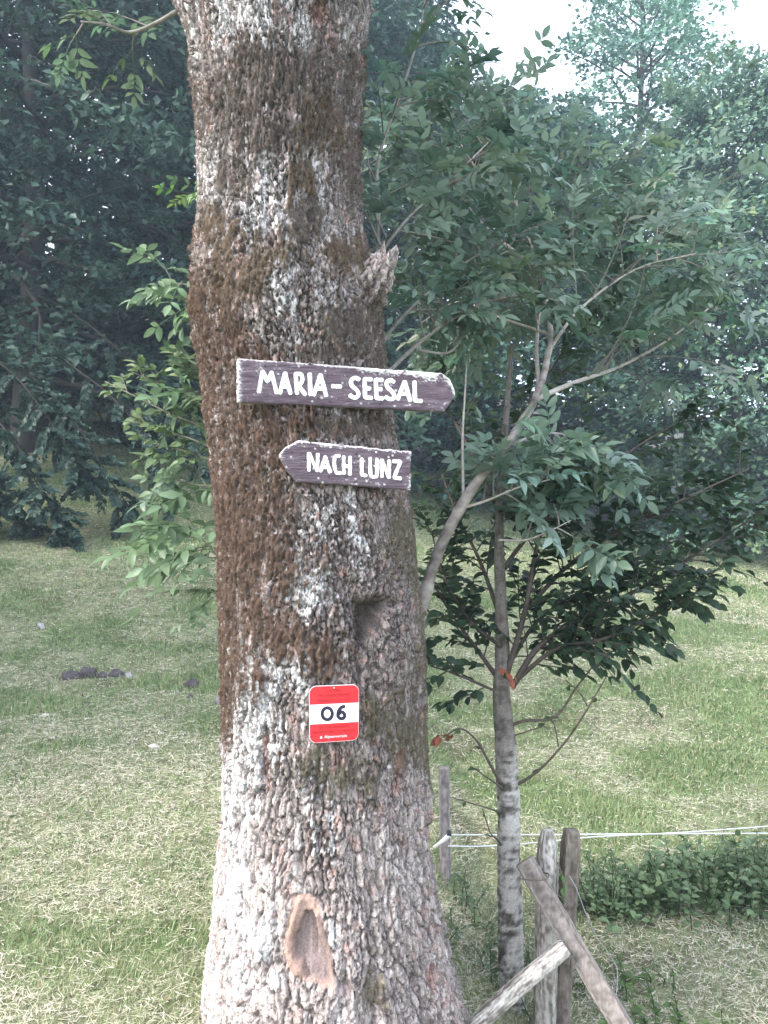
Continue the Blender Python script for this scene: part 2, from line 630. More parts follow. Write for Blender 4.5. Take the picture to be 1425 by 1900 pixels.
moss_d = 0.008 + 0.026 * (n_fine - 0.5) + 0.034 * (n_med - 0.5) + 0.010 * (n_vfine - 0.5)
disp = disp * (1 - 0.75 * moss) + moss * moss_d

# grooves, hollow, collar, wound (all where the photo shows them)


def px(sc, ox, oy, pts):
    return [(ox + a / sc, oy + b / sc) for a, b in pts]


def groove(pts, wd, depth):
    global disp
    d = seg_dist(U, Vp, pts)
    disp = disp - depth * np.exp(-(d / wd) ** 2)


groove([(800, 1540), (815, 1660), (838, 1760), (862, 1850), (880, 1960)], 11, 0.035)
groove([(700, 1780), (690, 1840), (686, 1980)], 16, 0.030)
groove([(648, 1090), (668, 1150), (668, 1240), (690, 1280)], 14, 0.022)
groove([(738, 1395), (740, 1470)], 7, 0.016)
groove([(488, 1370), (496, 1460)], 6, 0.010)
bul = np.exp(-((U - 738) / 50) ** 2 - ((Vp - 1210) / 85) ** 2)
disp = disp + 0.030 * bul * edge_keep
hollow_poly = [(668, 1118), (700, 1108), (728, 1116), (712, 1142), (700, 1166), (684, 1188), (672, 1196), (668, 1160)]
hs = poly_sd(U, Vp, hollow_poly) + 22 * (n_fine - 0.5) + 14 * (n_med - 0.5)
hol = sst(-14, 20, hs)
disp = disp - 0.070 * hol
lip = np.exp(-(seg_dist(U, Vp, [(732, 1116), (712, 1146), (690, 1184), (672, 1200)]) / 7) ** 2)
disp = disp + 0.008 * lip

W = lambda pts: px(6.477, 480, 1620, pts)
face_poly = W([(560, 470), (640, 450), (690, 520), (700, 640), (760, 830), (840, 1000), (870, 1200), (870, 1345), (720, 1330), (560, 1290), (510, 1120), (425, 1000), (415, 800), (500, 600)])
wound_poly = W([(420, 275), (540, 240), (690, 290), (735, 430), (790, 620), (830, 840), (890, 1000), (915, 1200), (915, 1390), (720, 1350), (540, 1310), (440, 1240), (330, 1010), (310, 800), (360, 560)])
fs = poly_sd(U, Vp, face_poly)
ws = poly_sd(U, Vp, wound_poly)
w_in = sst(-3.5, 3.5, ws + 12 * (n_fine - 0.5))
f_in = sst(-2, 3, fs + 7 * (n_fine - 0.5))
lipL = np.exp(-(seg_dist(U, Vp, W([(490, 330), (440, 520), (370, 760), (360, 960), (460, 1200)])) / 7) ** 2)
lipR = np.exp(-(seg_dist(U, Vp, W([(690, 500), (705, 640), (790, 860), (870, 1040), (890, 1240), (905, 1370)])) / 4.5) ** 2)
woodgrain = 0.6 * fbm(nx * 40, ny * 40, ZZ * 8, seed=171, octv=3) + 0.4 * fbm(nx * 60, ny * 60, ZZ * 50, seed=172, octv=3) - 0.5
wd = -0.004 + 0.019 * lipL + 0.016 * lipR - 0.028 * f_in + 0.012 * woodgrain + 0.006 * (n_fine - 0.5)
disp = disp * (1 - w_in) + w_in * wd
scar = np.exp(-((U - 803) / 12) ** 2 - ((Vp - 1815) / 30) ** 2)
scar2 = np.exp(-((U - 592) / 16) ** 2 - ((Vp - 22) / 26) ** 2)
disp = disp - 0.02 * sst(0.3, 0.6, scar) - 0.02 * sst(0.3, 0.6, scar2)

X1, Y1 = base_pt(R0 + disp)
TV = np.stack([X1, Y1, ZZ + 0.004 * wy], -1).reshape(-1, 3)

# colours
bark_hi = lerp(np.array([0.125, 0.102, 0.092]), np.array([0.31, 0.265, 0.245]), pid)
bark_lo = lerp(np.array([0.36, 0.30, 0.275]), np.array([0.60, 0.535, 0.50]), pid)
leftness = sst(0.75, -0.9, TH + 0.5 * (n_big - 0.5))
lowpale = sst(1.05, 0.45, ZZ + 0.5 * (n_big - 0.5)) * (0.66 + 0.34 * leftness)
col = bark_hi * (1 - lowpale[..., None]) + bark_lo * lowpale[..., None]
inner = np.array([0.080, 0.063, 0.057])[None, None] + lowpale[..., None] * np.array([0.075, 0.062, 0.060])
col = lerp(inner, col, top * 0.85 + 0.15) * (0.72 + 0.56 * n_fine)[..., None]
# pinkish bare bark flakes
pink = sst(0.62, 0.74, 0.6 * fbm(sx / 0.03, sz / 0.09, seed=161, octv=3) + 0.4 * cid) * top * 0.5
col = lerp(col, np.array([0.40, 0.21, 0.17]), pink)
# crust lichen, on plate tops, in patches
lich_zone = np.zeros_like(U)
for (bu, bv, ru, rv, wgt) in [(465, 1330, 60, 150, 1.0), (500, 1250, 60, 60, 1.0), (440, 1480, 40, 160, 1.0), (500, 340, 120, 150, 0.85), (620, 120, 70, 200, 0.55), (400, 330, 40, 160, 0.8), (640, 420, 60, 120, 0.6), (560, 620, 120, 40, 0.5), (520, 530, 40, 90, 0.9), (570, 1090, 50, 70, 0.9),
                              (485, 1735, 40, 40, 1.4), (610, 1740, 30, 26, 0.9), (515, 1815, 22, 20, 1.1), (440, 1620, 60, 90, 0.85), (450, 40, 130, 110, 0.8), (555, 60, 35, 60, 1.0), (600, 360, 80, 120, 0.7),
                              (640, 1010, 60, 110, 0.55), (565, 1000, 40, 80, 0.6), (600, 560, 80, 90, 0.6), (400, 870, 16, 120, 1.1), (385, 760, 14, 120, 1.0), (372, 640, 16, 60, 1.0), (430, 1780, 60, 120, 0.6),
                              (590, 680, 60, 30, 0.5), (610, 830, 80, 50, 0.5), (650, 250, 60, 220, 0.45), (590, 1500, 90, 90, 0.4), (560, 1600, 90, 80, 0.4), (640, 760, 40, 40, 0.6)]:
    d2 = ((U - bu) / ru) ** 2 + ((Vp - bv) / rv) ** 2
    lich_zone = np.maximum(lich_zone, wgt * np.exp(-d2 * 0.8))
lrand = hsh(np.floor(pid * 99991), np.floor(pid * 313), np.zeros_like(pid), 9)
ln = 0.5 * n_fine + 0.25 * n_med + 0.25 * n_vfine
spk = 0.55 * vn(nx * 26 + 0.3 * wx2, ny * 26, ZZ * 70, seed=181) + 0.45 * vn(nx * 60, ny * 60, ZZ * 150, seed=182)
streak = fbm(nx * 17, ny * 17, ZZ * 2.6, seed=185, octv=3)
lich = (0.86 - 0.20 * sst(1.6, 2.2, ZZ)) * sst(0.49, 0.64, spk * 0.62 + (n_med - 0.5) * 0.35 + (streak - 0.5) * 0.45 + (cid - 0.5) * 0.10 + lich_zone * 0.42) * np.clip(top * 1.2, 0, 1)
lich = lich * (1 - 0.55 * sst(0.35, 1.15, TH + 0.8 * (n_big - 0.5)))
big_patch = sst(0.35, 0.6, np.maximum.reduce([1.1 - np.hypot((U - 485) / 30, (Vp - 1735) / 36), 1.1 - np.hypot((U - 515) / 16, (Vp - 1815) / 14), 1.0 - np.hypot((U - 620) / 14, (Vp - 1745) / 18)]) + 1.5 * (n_med - 0.5) + 0.9 * (n_fine - 0.5))
lich = np.maximum(lich, big_patch)
lich = lich * (1 - 0.85 * moss)
specks = sst(0.79, 0.83, n_vfine * 0.5 + n_fine * 0.5 + 0.02) * 0.9
lich = np.maximum(lich, specks * (1 - 0.3 * moss))
lcol = lerp(np.array([0.40, 0.385, 0.37]), np.array([0.80, 0.79, 0.785]), sst(0.28, 0.66, 0.6 * n_fine + 0.4 * n_med))
col = col * (1 - lich[..., None]) + lcol * lich[..., None]


def moss_col(a, b):
    return lerp(np.array(a), np.array(b), sst(0.25, 0.75, 0.5 * n_fine + 0.5 * n_vfine))


for mk_, a_, b_ in ((moss_dark, (0.034, 0.027, 0.022), (0.092, 0.070, 0.053)), (moss_right, (0.048, 0.042, 0.024), (0.105, 0.090, 0.050)),
                    (moss_olive, (0.046, 0.033, 0.022), (0.108, 0.076, 0.047)), (moss_rust, (0.030, 0.019, 0.014), (0.102, 0.063, 0.042))):
    t_ = np.clip(mk_ * (0.95 - 0.45 * (lich > 0.5)) * (1 - 0.65 * sst(0.60, 0.74, 0.5 * n_fine + 0.5 * spk)), 0, 1)[..., None]
    col = col * (1 - t_) + moss_col(a_, b_) * t_
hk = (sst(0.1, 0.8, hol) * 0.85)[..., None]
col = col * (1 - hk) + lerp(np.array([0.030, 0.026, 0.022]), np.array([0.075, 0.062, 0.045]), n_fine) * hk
wc = lerp(np.array([0.28, 0.185, 0.15]), np.array([0.46, 0.32, 0.26]), np.clip(0.5 + 1.6 * woodgrain, 0, 1))
fc = lerp(np.array([0.18, 0.138, 0.128]), np.array([0.31, 0.245, 0.23]), np.clip(0.5 + 2.0 * woodgrain + 0.4 * (n_med - 0.5), 0, 1))
wc = wc * (1 - f_in[..., None]) + fc * f_in[..., None]
col = col * (1 - w_in[..., None]) + wc * w_in[..., None]
red = np.maximum.reduce([sst(0.3, 0.6, scar), sst(0.3, 0.6, scar2), np.exp(-(seg_dist(U, Vp, [(738, 1395), (740, 1470)]) / 7) ** 2),
                         np.exp(-((U - 632) / 12) ** 2 - ((Vp - 1408) / 12) ** 2) * sst(0.45, 0.6, n_fine), np.exp(-(seg_dist(U, Vp, [(488, 1370), (496, 1460)]) / 6) ** 2)])
col = lerp(col, np.array([0.27, 0.135, 0.11]), 0) * (1 - 0.8 * red[..., None]) + np.array([0.30, 0.165, 0.135]) * 0.8 * red[..., None]

old = thing('old_tree', 'thick leaning trunk with mossy scaly bark, lichen and a wound, carrying the signs', 'tree', (float(np.interp(0.0, zz, cxz)), TD, 0))
calpha = ((1 - 0.45 * lowpale) * (1 - moss) * (1 - w_in) * (1 - sst(0.2, 0.7, hol)))[..., None]
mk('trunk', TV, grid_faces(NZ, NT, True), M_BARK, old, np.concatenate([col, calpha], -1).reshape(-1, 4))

# fuzzy moss: short outward strands on the mossy patches
mp = (moss * (lich < 0.5) * (np.abs(TH) < 1.8) * (w_in < 0.3)).ravel()
mp = mp ** 2
idx = rng.choice(len(mp), 40000, p=mp / mp.sum())
NV = np.stack([nx, ny, np.full_like(nx, -0.15)], -1).reshape(-1, 3)[idx]
P0 = TV[idx] + rng.normal(0, 0.0018, (len(idx), 3)) - NV * 0.002
D = NV + rng.normal(0, 0.55, NV.shape)
D /= np.linalg.norm(D, axis=1)[:, None]
L = rng.uniform(0.004, 0.010, len(idx))[:, None]
side = np.cross(D, rng.normal(0, 1, D.shape))
side /= np.linalg.norm(side, axis=1)[:, None]
V3 = np.stack([P0 - side * 0.0011, P0 + side * 0.0011, P0 + D * L], 1).reshape(-1, 3)
mc = col.reshape(-1, 3)[idx] * rng.uniform(0.75, 1.6, (len(idx), 1))
mo = mk('moss', V3, np.arange(len(V3)).reshape(-1, 3), M_MOSS, old, np.repeat(mc, 3, 0), smooth=False)
mo['kind'] = 'stuff'
mo['label'] = 'brown moss on the bark'

# broken branch stub on the right of the trunk
sp = resample(path([(640, 590, 2.66), (672, 555, 2.64), (694, 520, 2.63), (708, 492, 2.62), (716, 474, 2.62)]), 50)
sr = np.interp(np.linspace(0, 1, 50), [0, 0.35, 0.7, 0.95, 1], [0.105, 0.072, 0.044, 0.034, 0.026])
sv, sf = tube(sp, sr, 40)
cen = np.vstack([np.repeat(sp, 40, 0), sp[0], sp[-1]])
rad_dir = sv - cen
ang = np.tile(np.arange(40) / 40 * 2 * pi, 50)
ang = np.concatenate([ang, [0, 0]])
tt = np.concatenate([np.repeat(np.linspace(0, 1, 50), 40), [0, 1]])
nn = 0.6 * fbm(np.cos(ang) * 4.2, np.sin(ang) * 4.2, tt * 3, seed=201, octv=4) + 0.4 * fbm(np.cos(ang) * 9, np.sin(ang) * 9, tt * 14, seed=205, octv=3) - 0.5
jag = fbm(np.cos(ang) * 3, np.sin(ang) * 3, seed=203, octv=2) - 0.5
sv = cen + rad_dir * (1 + 1.35 * nn)[:, None] + (sst(0.75, 1, tt) * jag * 0.16)[:, None] * np.array([0.35, 0, 0.9])
sc_ = lerp(np.array([0.075, 0.055, 0.048]), np.array([0.36, 0.305, 0.28]), sst(0.42, 0.6, nn + 0.5 + 0.08 * tt))
sc_ = lerp(sc_, np.array([0.085, 0.07, 0.045]), sst(0.5, 0.1, tt) * 0.9)
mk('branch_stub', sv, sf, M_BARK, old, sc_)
o_ = old.children[-1]
o_['label'] = 'broken grey branch stub'

# limbs above the frame
limb_defs = [[(-0.72, 2.75, 3.75), (-1.15, 2.7, 4.6), (-1.75, 2.8, 5.8), (-2.2, 3.0, 7.2), (-2.5, 3.2, 8.6)],
             [(-0.25, 2.78, 3.8), (-0.05, 2.7, 4.8), (0.25, 2.5, 6.2), (0.3, 2.4, 7.8), (0.45, 2.5, 9.6)],
             [(-0.45, 2.7, 3.9), (-0.6, 2.2, 5.0), (-0.75, 1.2, 6.4), (-0.9, 0.4, 7.6)],
             [(0.1, 2.6, 5.4), (1.0, 2.3, 6.6), (1.9, 2.0, 7.5)]]
limb_pts = []
for q, ld in enumerate(limb_defs):
    P = resample(ld, 26)
    R = np.linspace([0.27, 0.29, 0.17, 0.12][q], 0.04, 26)
    v_, f_ = tube(P, R, 14)
    nb = fbm(v_[:, 0] * 18, v_[:, 1] * 18, v_[:, 2] * 9, seed=220 + q) - 0.5
    v_ = v_ + (v_ - np.vstack([np.repeat(P, 14, 0), P[0], P[-1]])) * (0.25 * nb)[:, None]
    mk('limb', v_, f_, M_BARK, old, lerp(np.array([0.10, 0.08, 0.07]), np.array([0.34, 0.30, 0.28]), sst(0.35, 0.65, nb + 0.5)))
    limb_pts.append(P)

# ------------------------------------------------------------------ leaves


def leaflet(L=1.0, Wd=0.4, fold=0.12, droop=0.12):
    """pointed oval blade folded along its midrib, base at the origin, along +x"""
    t = np.array([0, 0.22, 0.5, 0.78, 1.0])
    hw = Wd / 2 * np.array([0, 0.78, 1.0, 0.62, 0])
    zc = -droop * t ** 2 * L
    V = [(0, 0, 0)]
    for i in (1, 2, 3):
        V += [(t[i] * L, -hw[i], zc[i] + fold * hw[i] * 2), (t[i] * L, 0, zc[i]), (t[i] * L, hw[i], zc[i] + fold * hw[i] * 2)]
    V.append((L, 0, zc[4]))
    Fq = [(0, 1, 2, 2), (0, 2, 3, 3), (1, 4, 5, 2), (2, 5, 6, 3), (4, 7, 8, 5), (5, 8, 9, 6), (7, 10, 8, 8), (8, 10, 9, 9)]
    tri = []
    for a, b, c, d in Fq:
        tri.append((a, b, c))
        if d != c:
            tri.append((a, c, d))
    return np.array(V, float), np.array(tri)


def compound(seed, pairs=3, L=0.165, lf=0.062, wd=0.44):
    """a pinnate leaf: stalk with paired leaflets and one at the tip"""
    r = np.random.default_rng(seed)
    V, Ff, n = [], [], 0
    st = np.linspace(0.34, 0.88, pairs)
    curve = r.uniform(0.1, 0.3)
    pos = lambda t: np.array([t * L, 0.0, -curve * L * t ** 2])
    for t in st:
        for s in (-1, 1):
            a = radians(r.uniform(38, 78)) * s
            ll = lf * (0.8 + 0.35 * sin(pi * t)) * r.uniform(0.7, 1.2)
            v, f = leaflet(ll, ll * wd * r.uniform(0.85, 1.15), r.uniform(0.05, 0.3), r.uniform(0.05, 0.6))
            tw_ = r.normal(0, 0.35)
            v = np.stack([v[:, 0], v[:, 1] * cos(tw_) - v[:, 2] * sin(tw_), v[:, 1] * sin(tw_) + v[:, 2] * cos(tw_)], -1)
            ca, sa = cos(a), sin(a)
            v = np.stack([v[:, 0] * ca - v[:, 1] * sa, v[:, 0] * sa + v[:, 1] * ca, v[:, 2]], -1) + pos(t)
            V.append(v)
            Ff.append(f + n)
            n += len(v)
    v, f = leaflet(lf * 1.1, lf * wd * 1.1, 0.1, 0.3)
    V.append(v + pos(0.97))
    Ff.append(f + n)
    n += len(v)
    tp = np.array([pos(t) for t in np.linspace(0, 1, 5)])
    v, f = tube(tp, np.linspace(0.0022, 0.001, 5), 3, cap=False)
    V.append(v)
    Ff.append(np.vstack([f[:, [0, 1, 2]], f[:, [0, 2, 3]]]) + n)
    return np.concatenate(V), np.concatenate(Ff)


def leaf_crown(parent, items, templates, mat, n_single=0, name_rest='crown', label_rest=None, loc=None):
    """items: list of (pos, xdir, zdir, scale, colour). The ones that show largest become single leaf objects that share meshes, the rest one mesh."""
    P = np.array([i[0] for i in items])
    X = np.array([i[1] for i in items])
    Z = np.array([i[2] for i in items])
    sc = np.array([i[3] for i in items])
    cl = np.array([i[4] for i in items])
    Mx = frames(X, Z)
    u, v = to_px(P)
    vis = (u > -20) & (u < 1445) & (v > -20) & (v < 1920)
    # hidden behind the old trunk
    axc, axr = trunk_axis(P[:, 2])
    for zq in (0,):
        lu, lv = np.interp(v, pv, prof[:, 1]), np.interp(v, pv, prof[:, 2])
        vis &= ~((P[:, 1] > TD) & (u > lu + 15) & (u < lv - 15))
    size = np.where(vis, sc * np.abs(Mx[:, 1, 2]).clip(0.25) / P[:, 1], -1)
    order = np.argsort(-size)
    single = [int(i) for i in order[:n_single] if size[i] > 0]
    rest = np.setdiff1d(np.arange(len(P)), np.array(single, int))
    nt_ = len(templates)
    b = Buf()
    for k in range(nt_):
        ids = rest[rest % nt_ == k]
        if len(ids) == 0:
            continue
        tv, tf = templates[k]
        V, Fq = scatter(tv, tf, P[ids], Mx[ids], sc[ids])
        b.add(V, Fq, np.repeat(cl[ids], len(tv), 0))
    o = b.build(name_rest, mat, parent, smooth=True)
    if o is not None:
        o['kind'] = 'stuff'
        if label_rest:
            o['label'] = label_rest
    # single leaves: a few shared meshes per colour class
    if single:
        NCL = 5
        lum = cl[single].sum(1)
        qs = np.quantile(lum, np.linspace(0, 1, NCL + 1))
        meshes = {}
        from mathutils import Matrix
        for i in single:
            c = int(np.clip(np.searchsorted(qs, cl[i].sum()) - 1, 0, NCL - 1))
            key = (i % nt_, c)
            if key not in meshes:
                tv, tf = templates[key[0]]
                sel = [j for j in single if qs[c] <= cl[j].sum() <= qs[c + 1]]
                ob = mk('leaf', tv, tf, mat, None, np.repeat(cl[sel].mean(0)[None], len(tv), 0))
                meshes[key] = ob.data
            else:
                ob = bpy.data.objects.new('leaf', meshes[key])
                C.objects.link(ob)
            m4 = np.eye(4)
            m4[:3, :3] = Mx[i] * sc[i]
            m4[:3, 3] = P[i] - np.array(parent.location)
            ob.parent = parent
            ob.matrix_basis = Matrix(m4.tolist())
    return o


def twigs_on(P, n, lmin, lmax, r, up=0.5, t0=0.25, spread=1.0, fwd=0.5):
    """side shoots along a branch: list of point arrays"""
    outl = []
    T = np.gradient(P, axis=0)
    for k in range(n):
        t = t0 + (1 - t0) * (k + r.uniform(0, 1)) / n
        f = t * (len(P) - 1)
        i = min(int(f), len(P) - 2)
        p0 = P[i] + (P[i + 1] - P[i]) * (f - i)
        tan = T[i] / np.linalg.norm(T[i])
        rd = r.normal(0, 1, 3)
        rd -= tan * rd.dot(tan)
        rd /= np.linalg.norm(rd)
        d = fwd * tan + spread * rd + np.array([0, 0, up])
        d /= np.linalg.norm(d)
        Ln = r.uniform(lmin, lmax) * (1.15 - 0.45 * t)
        q = np.linspace(0, 1, 7)[:, None]
        b = r.normal(0, 0.12, 3)
        pts = p0 + d * Ln * q + b * Ln * q ** 2 + np.array([0, 0, -0.12 * Ln]) * q ** 2
        outl.append(pts)
    return outl


def ash_leaves_on(tw, r, n=5, size=(0.85, 1.25), cols=None, tips=True):
    items = []
    Tn = np.gradient(tw, axis=0)
    for k in range(n):
        t = 0.2 + 0.8 * (k + 1) / n
        f = min(t, 1) * (len(tw) - 1.001)
        i = int(f)
        p = tw[i] + (tw[i + 1] - tw[i]) * (f - i)
        tan = Tn[i] / np.linalg.norm(Tn[i])
        for s in ((-1, 1) if k < n - 1 else (0,)):
            sd = np.cross(tan, [0, 0, 1.0])
            sd /= np.linalg.norm(sd) + 1e-9
            x = tan * r.uniform(0.5, 1.0) + sd * s * r.uniform(0.7, 1.1) + np.array([0, 0, r.uniform(-0.45, 0.2)])
            z = np.array([r.normal(0, 0.6), r.normal(0, 0.6) - 0.35, 1.0])
            c = cols[0] + (cols[1] - cols[0]) * r.uniform(0, 1)
            c = c * r.uniform(0.8, 1.2)
            c = c * np.array([r.uniform(0.8, 1.15), r.uniform(0.92, 1.1), r.uniform(0.85, 1.2)])
            items.append((p, x, z, r.uniform(*size), c))
    return items


def single_leaves_on(tw, r, n=10, size=(0.05, 0.075), cols=None, tilt=0.55):
    items = []
    Tn = np.gradient(tw, axis=0)
    for k in range(n):
        t = 0.1 + 0.9 * (k + r.uniform(0, 0.8)) / n
        f = min(t, 1) * (len(tw) - 1.001)
        i = int(f)
        p = tw[i] + (tw[i + 1] - tw[i]) * (f - i)
        tan = Tn[i] / np.linalg.norm(Tn[i])
        s = 1 if k % 2 else -1
        sd = np.cross(tan, [0, 0, 1.0])
        sd /= np.linalg.norm(sd) + 1e-9
        x = tan * r.uniform(0.4, 1.0) + sd * s * r.uniform(0.6, 1.1) + np.array([0, 0, r.uniform(-0.5, 0.15)])
        z = np.array([r.normal(0, tilt), r.normal(0, tilt) - 0.2, 1.0])
        c = cols[0] + (cols[1] - cols[0]) * r.uniform(0, 1) ** 1.5
        items.append((p + r.normal(0, 0.006, 3), x, z, r.uniform(*size), c * r.uniform(0.8, 1.2)))
    return items


ASH_T = [compound(s, 2 + s % 3) for s in (1, 2, 3, 4, 5, 6)]
ASH_C = (np.array([0.075, 0.130, 0.085]), np.array([0.205, 0.275, 0.205]))
ASH_PALE = (np.array([0.10, 0.165, 0.085]), np.array([0.19, 0.255, 0.165]))
OVAL_T = [leaflet(1.0, w_, f_, d_) for w_, f_, d_ in ((0.54, 0.14, 0.15), (0.56, 0.22, 0.3), (0.48, 0.1, 0.05))]
DARK_C = (np.array([0.026, 0.055, 0.032]), np.array([0.062, 0.108, 0.058]))
GREY_TW = np.array([0.20, 0.185, 0.16])


def stem(name, P, r0, r1, parent, col=GREY_TW, sides=8, n=None, seed=0, mat=None):
    P = resample(P, n or max(12, len(P) * 6))
    v, f = tube(P, np.linspace(r0, r1, len(P)), sides)
    nb = fbm(v[:, 0] * 40, v[:, 1] * 40, v[:, 2] * 40, seed=seed)
    mk(name, v, f, mat or M_TWIG, parent, np.asarray(col)[None] * (0.65 + 0.8 * nb)[:, None])
    return P


def twig_mesh(name, tws, parent, r0=0.004, r1=0.0015, col=GREY_TW, kind='stuff'):
    b = Buf()
    for t in tws:
        v, f = tube(t, np.linspace(r0, r1, len(t)), 5, cap=False)
        b.add(v, f, np.asarray(col) * rng.uniform(0.7, 1.2))
    o = b.build(name, M_TWIG, parent)
    if kind:
        o['kind'] = kind
    return o


# crown of the old tree (above the frame) and its leafy shoots
r = np.random.default_rng(11)
items = []
tws = []
for P in limb_pts:
    for tw in twigs_on(P, 17, 0.9, 1.8, r, up=0.5, t0=0.3, spread=1.0):
        if (tw[:, 2] - (EYE + 0.66 * np.maximum(tw[:, 1], 0) + 0.45) < 0).any() and tw[:, 1].max() > 0.5:
            continue
        tws.append(tw)
        items += ash_leaves_on(tw, r, 3, (1.3, 1.8), ASH_C)
twig_mesh('crown_twigs', tws, old, 0.01, 0.003)
leaf_crown(old, items, ASH_T, M_LEAF, 0, 'crown')

shoots = [([(668, 520, 2.86), (692, 490, 2.95), (706, 470, 2.98), (760, 402, 3.0), (835, 335, 3.05), (905, 265, 3.2)], 0.009),
          ([(668, 530, 2.86), (697, 482, 2.98), (702, 400, 3.0), (700, 310, 3.02), (722, 232, 3.05), (745, 170, 3.08), (778, 60, 3.12), (795, -50, 3.2)], 0.009),
          ([(670, 700, 2.85), (710, 635, 2.98), (760, 575, 3.02), (860, 490, 3.1), (950, 440, 3.25)], 0.010),
          ([(690, 730, 2.86), (735, 676, 2.98), (805, 615, 3.02), (885, 568, 3.1), (960, 545, 3.2)], 0.010),
          ([(775, 650, 3.02), (830, 655, 3.02), (855, 630, 3.05), (872, 596, 3.1)], 0.006),
          ([(700, 410, 2.98), (690, 350, 2.99), (682, 290, 3.0)], 0.006),
          ([(712, 470, 2.98), (690, 420, 2.99), (678, 395, 3.0)], 0.006),
          ([(330, 20, 2.78), (285, 45, 2.8), (240, 60, 2.8), (195, 45, 2.75), (150, 40, 2.7)], 0.008)]
items, tws = [], []
for q, (pp, r0) in enumerate(shoots):
    P = stem('branch', path(pp), r0, r0 * 0.35, old, (0.24, 0.225, 0.20), seed=300 + q)
    if q == 7:
        for tw in twigs_on(P, 5, 0.10, 0.18, r, up=0.0, t0=0.3, spread=0.8):
            tws.append(tw)
            items += ash_leaves_on(tw, r, 2, (0.55, 0.8), ASH_PALE)
        continue
    if q in (0, 1, 2, 3):
        for tw in twigs_on(P, 13, 0.2, 0.45, r, up=0.2, t0=0.42 if q != 1 else 0.3):
            tws.append(tw)
            items += ash_leaves_on(tw, r, 3, (0.75, 1.05), ASH_C)
twig_mesh('shoot_twigs', tws, old)
leaf_crown(old, items, ASH_T, M_LEAF, 60, 'shoot_foliage')

# ------------------------------------------------------------------ leaning ash behind the trunk
r = np.random.default_rng(21)
base = at(690, 1880, 3.2)
base[2] = ground_z(base[0], base[1])
ash = thing('young_ash', 'young ash leaning out from behind the signposted trunk, with feathery grey-green leaves', 'tree', base)
main = [base - [0, 0, 0.1], at(735, 1400, 3.12), at(780, 1130, 2.98), at(805, 1050, 2.97), at(850, 945, 2.97), at(935, 830, 3.0), at(992, 742, 3.1), at(1014, 690, 3.2), at(1022, 610, 3.35),
        at(1000, 500, 3.6), at(978, 430, 3.8), at(960, 370, 3.9), at(955, 330, 4.0)]
P0 = resample(np.array(main), 120)
P0[8:] += 0.020 * (np.stack([fbm(np.arange(112) * 0.16, np.zeros(112), seed=335 + c_, octv=2) for c_ in range(3)], -1) - 0.5)
v_, f_ = tube(P0, np.interp(np.linspace(0, 1, 120), [0, 0.35, 0.55, 0.75, 1], [0.027, 0.020, 0.0135, 0.008, 0.0035]), 14)
nb = fbm(v_[:, 0] * 30, v_[:, 1] * 30, v_[:, 2] * 45, seed=333)
nb2 = fbm(v_[:, 0] * 14, v_[:, 1] * 14, v_[:, 2] * 14, seed=334)
v_ = v_ + (v_ - np.vstack([np.repeat(P0, 14, 0), P0[0], P0[-1]])) * (0.5 * (nb2 - 0.5) + 0.25 * (nb - 0.5))[:, None]
nb = 0.5 * nb + 0.5 * nb2
mk('trunk', v_, f_, M_TWIG, ash, lerp(np.array([0.09, 0.075, 0.065]), np.array([0.36, 0.32, 0.29]), sst(0.3, 0.65, nb)))
bdefs = [([(992, 742, 3.1), (1060, 712, 3.3), (1150, 680, 3.8), (1240, 630, 4.0), (1330, 560, 4.25)], 0.015),
         ([(1000, 715, 3.15), (996, 640, 3.4), (1010, 560, 3.75), (1080, 480, 3.9), (1150, 420, 4.1)], 0.012),
         ([(860, 930, 2.97), (858, 820, 3.0), (862, 740, 3.05), (866, 670, 3.1)], 0.008),
         ([(1018, 650, 3.28), (1080, 570, 3.4), (1180, 500, 3.7), (1290, 470, 3.8)], 0.010),
         ([(1000, 500, 3.6), (900, 420, 3.85), (830, 330, 4.1), (780, 250, 4.3)], 0.010),
         ([(978, 430, 3.8), (1040, 400, 4.0), (1090, 370, 4.2)], 0.008),
         ([(850, 945, 2.97), (900, 930, 2.96), (960, 905, 2.96), (1020, 890, 2.98)], 0.008),
         ([(935, 830, 3.0), (990, 810, 3.1), (1040, 805, 3.2), (1100, 830, 3.25)], 0.009),
         ([(1020, 620, 3.33), (930, 590, 3.6), (850, 560, 4.0), (780, 600, 4.2)], 0.008),
         ([(925, 1002, 3.02), (975, 1002, 3.0), (1020, 985, 3.0), (1060, 965, 3.0)], 0.006),
         ([(985, 440, 3.8), (1090, 420, 4.1), (1200, 420, 4.4), (1330, 500, 4.6)], 0.009),
         ([(960, 380, 3.9), (890, 320, 4.1), (840, 240, 4.3)], 0.008)]
items, tws = [], []
for q, (pp, r0) in enumerate(bdefs):
    P = stem('branch', path(pp), r0 * 0.8, r0 * 0.25, ash, (0.36, 0.325, 0.285), seed=340 + q)
    if q in (2,):
        continue
    nn_ = {9: 3, 6: 8, 7: 10}.get(q, 19)
    for tw in twigs_on(P, nn_, *((0.12, 0.26) if q in (6, 7, 9) else (0.25, 0.62)), r, up=0.25, t0=0.3, spread=1.0):
        tws.append(tw)
        items += ash_leaves_on(tw, r, 3 + int(r.integers(0, 2)), (0.75, 1.15), ASH_C if q not in (0, 3, 7, 6) else (ASH_C[0] * 1.2, ASH_C[1] * 1.25))
for tw in twigs_on(P0[80:], 14, 0.25, 0.55, r, up=0.3, t0=0.05):
    tws.append(tw)
    items += ash_leaves_on(tw, r, 4, (0.75, 1.15), ASH_C)
twig_mesh('twigs', tws, ash)
leaf_crown(ash, items, ASH_T, M_LEAF, 280, 'crown')

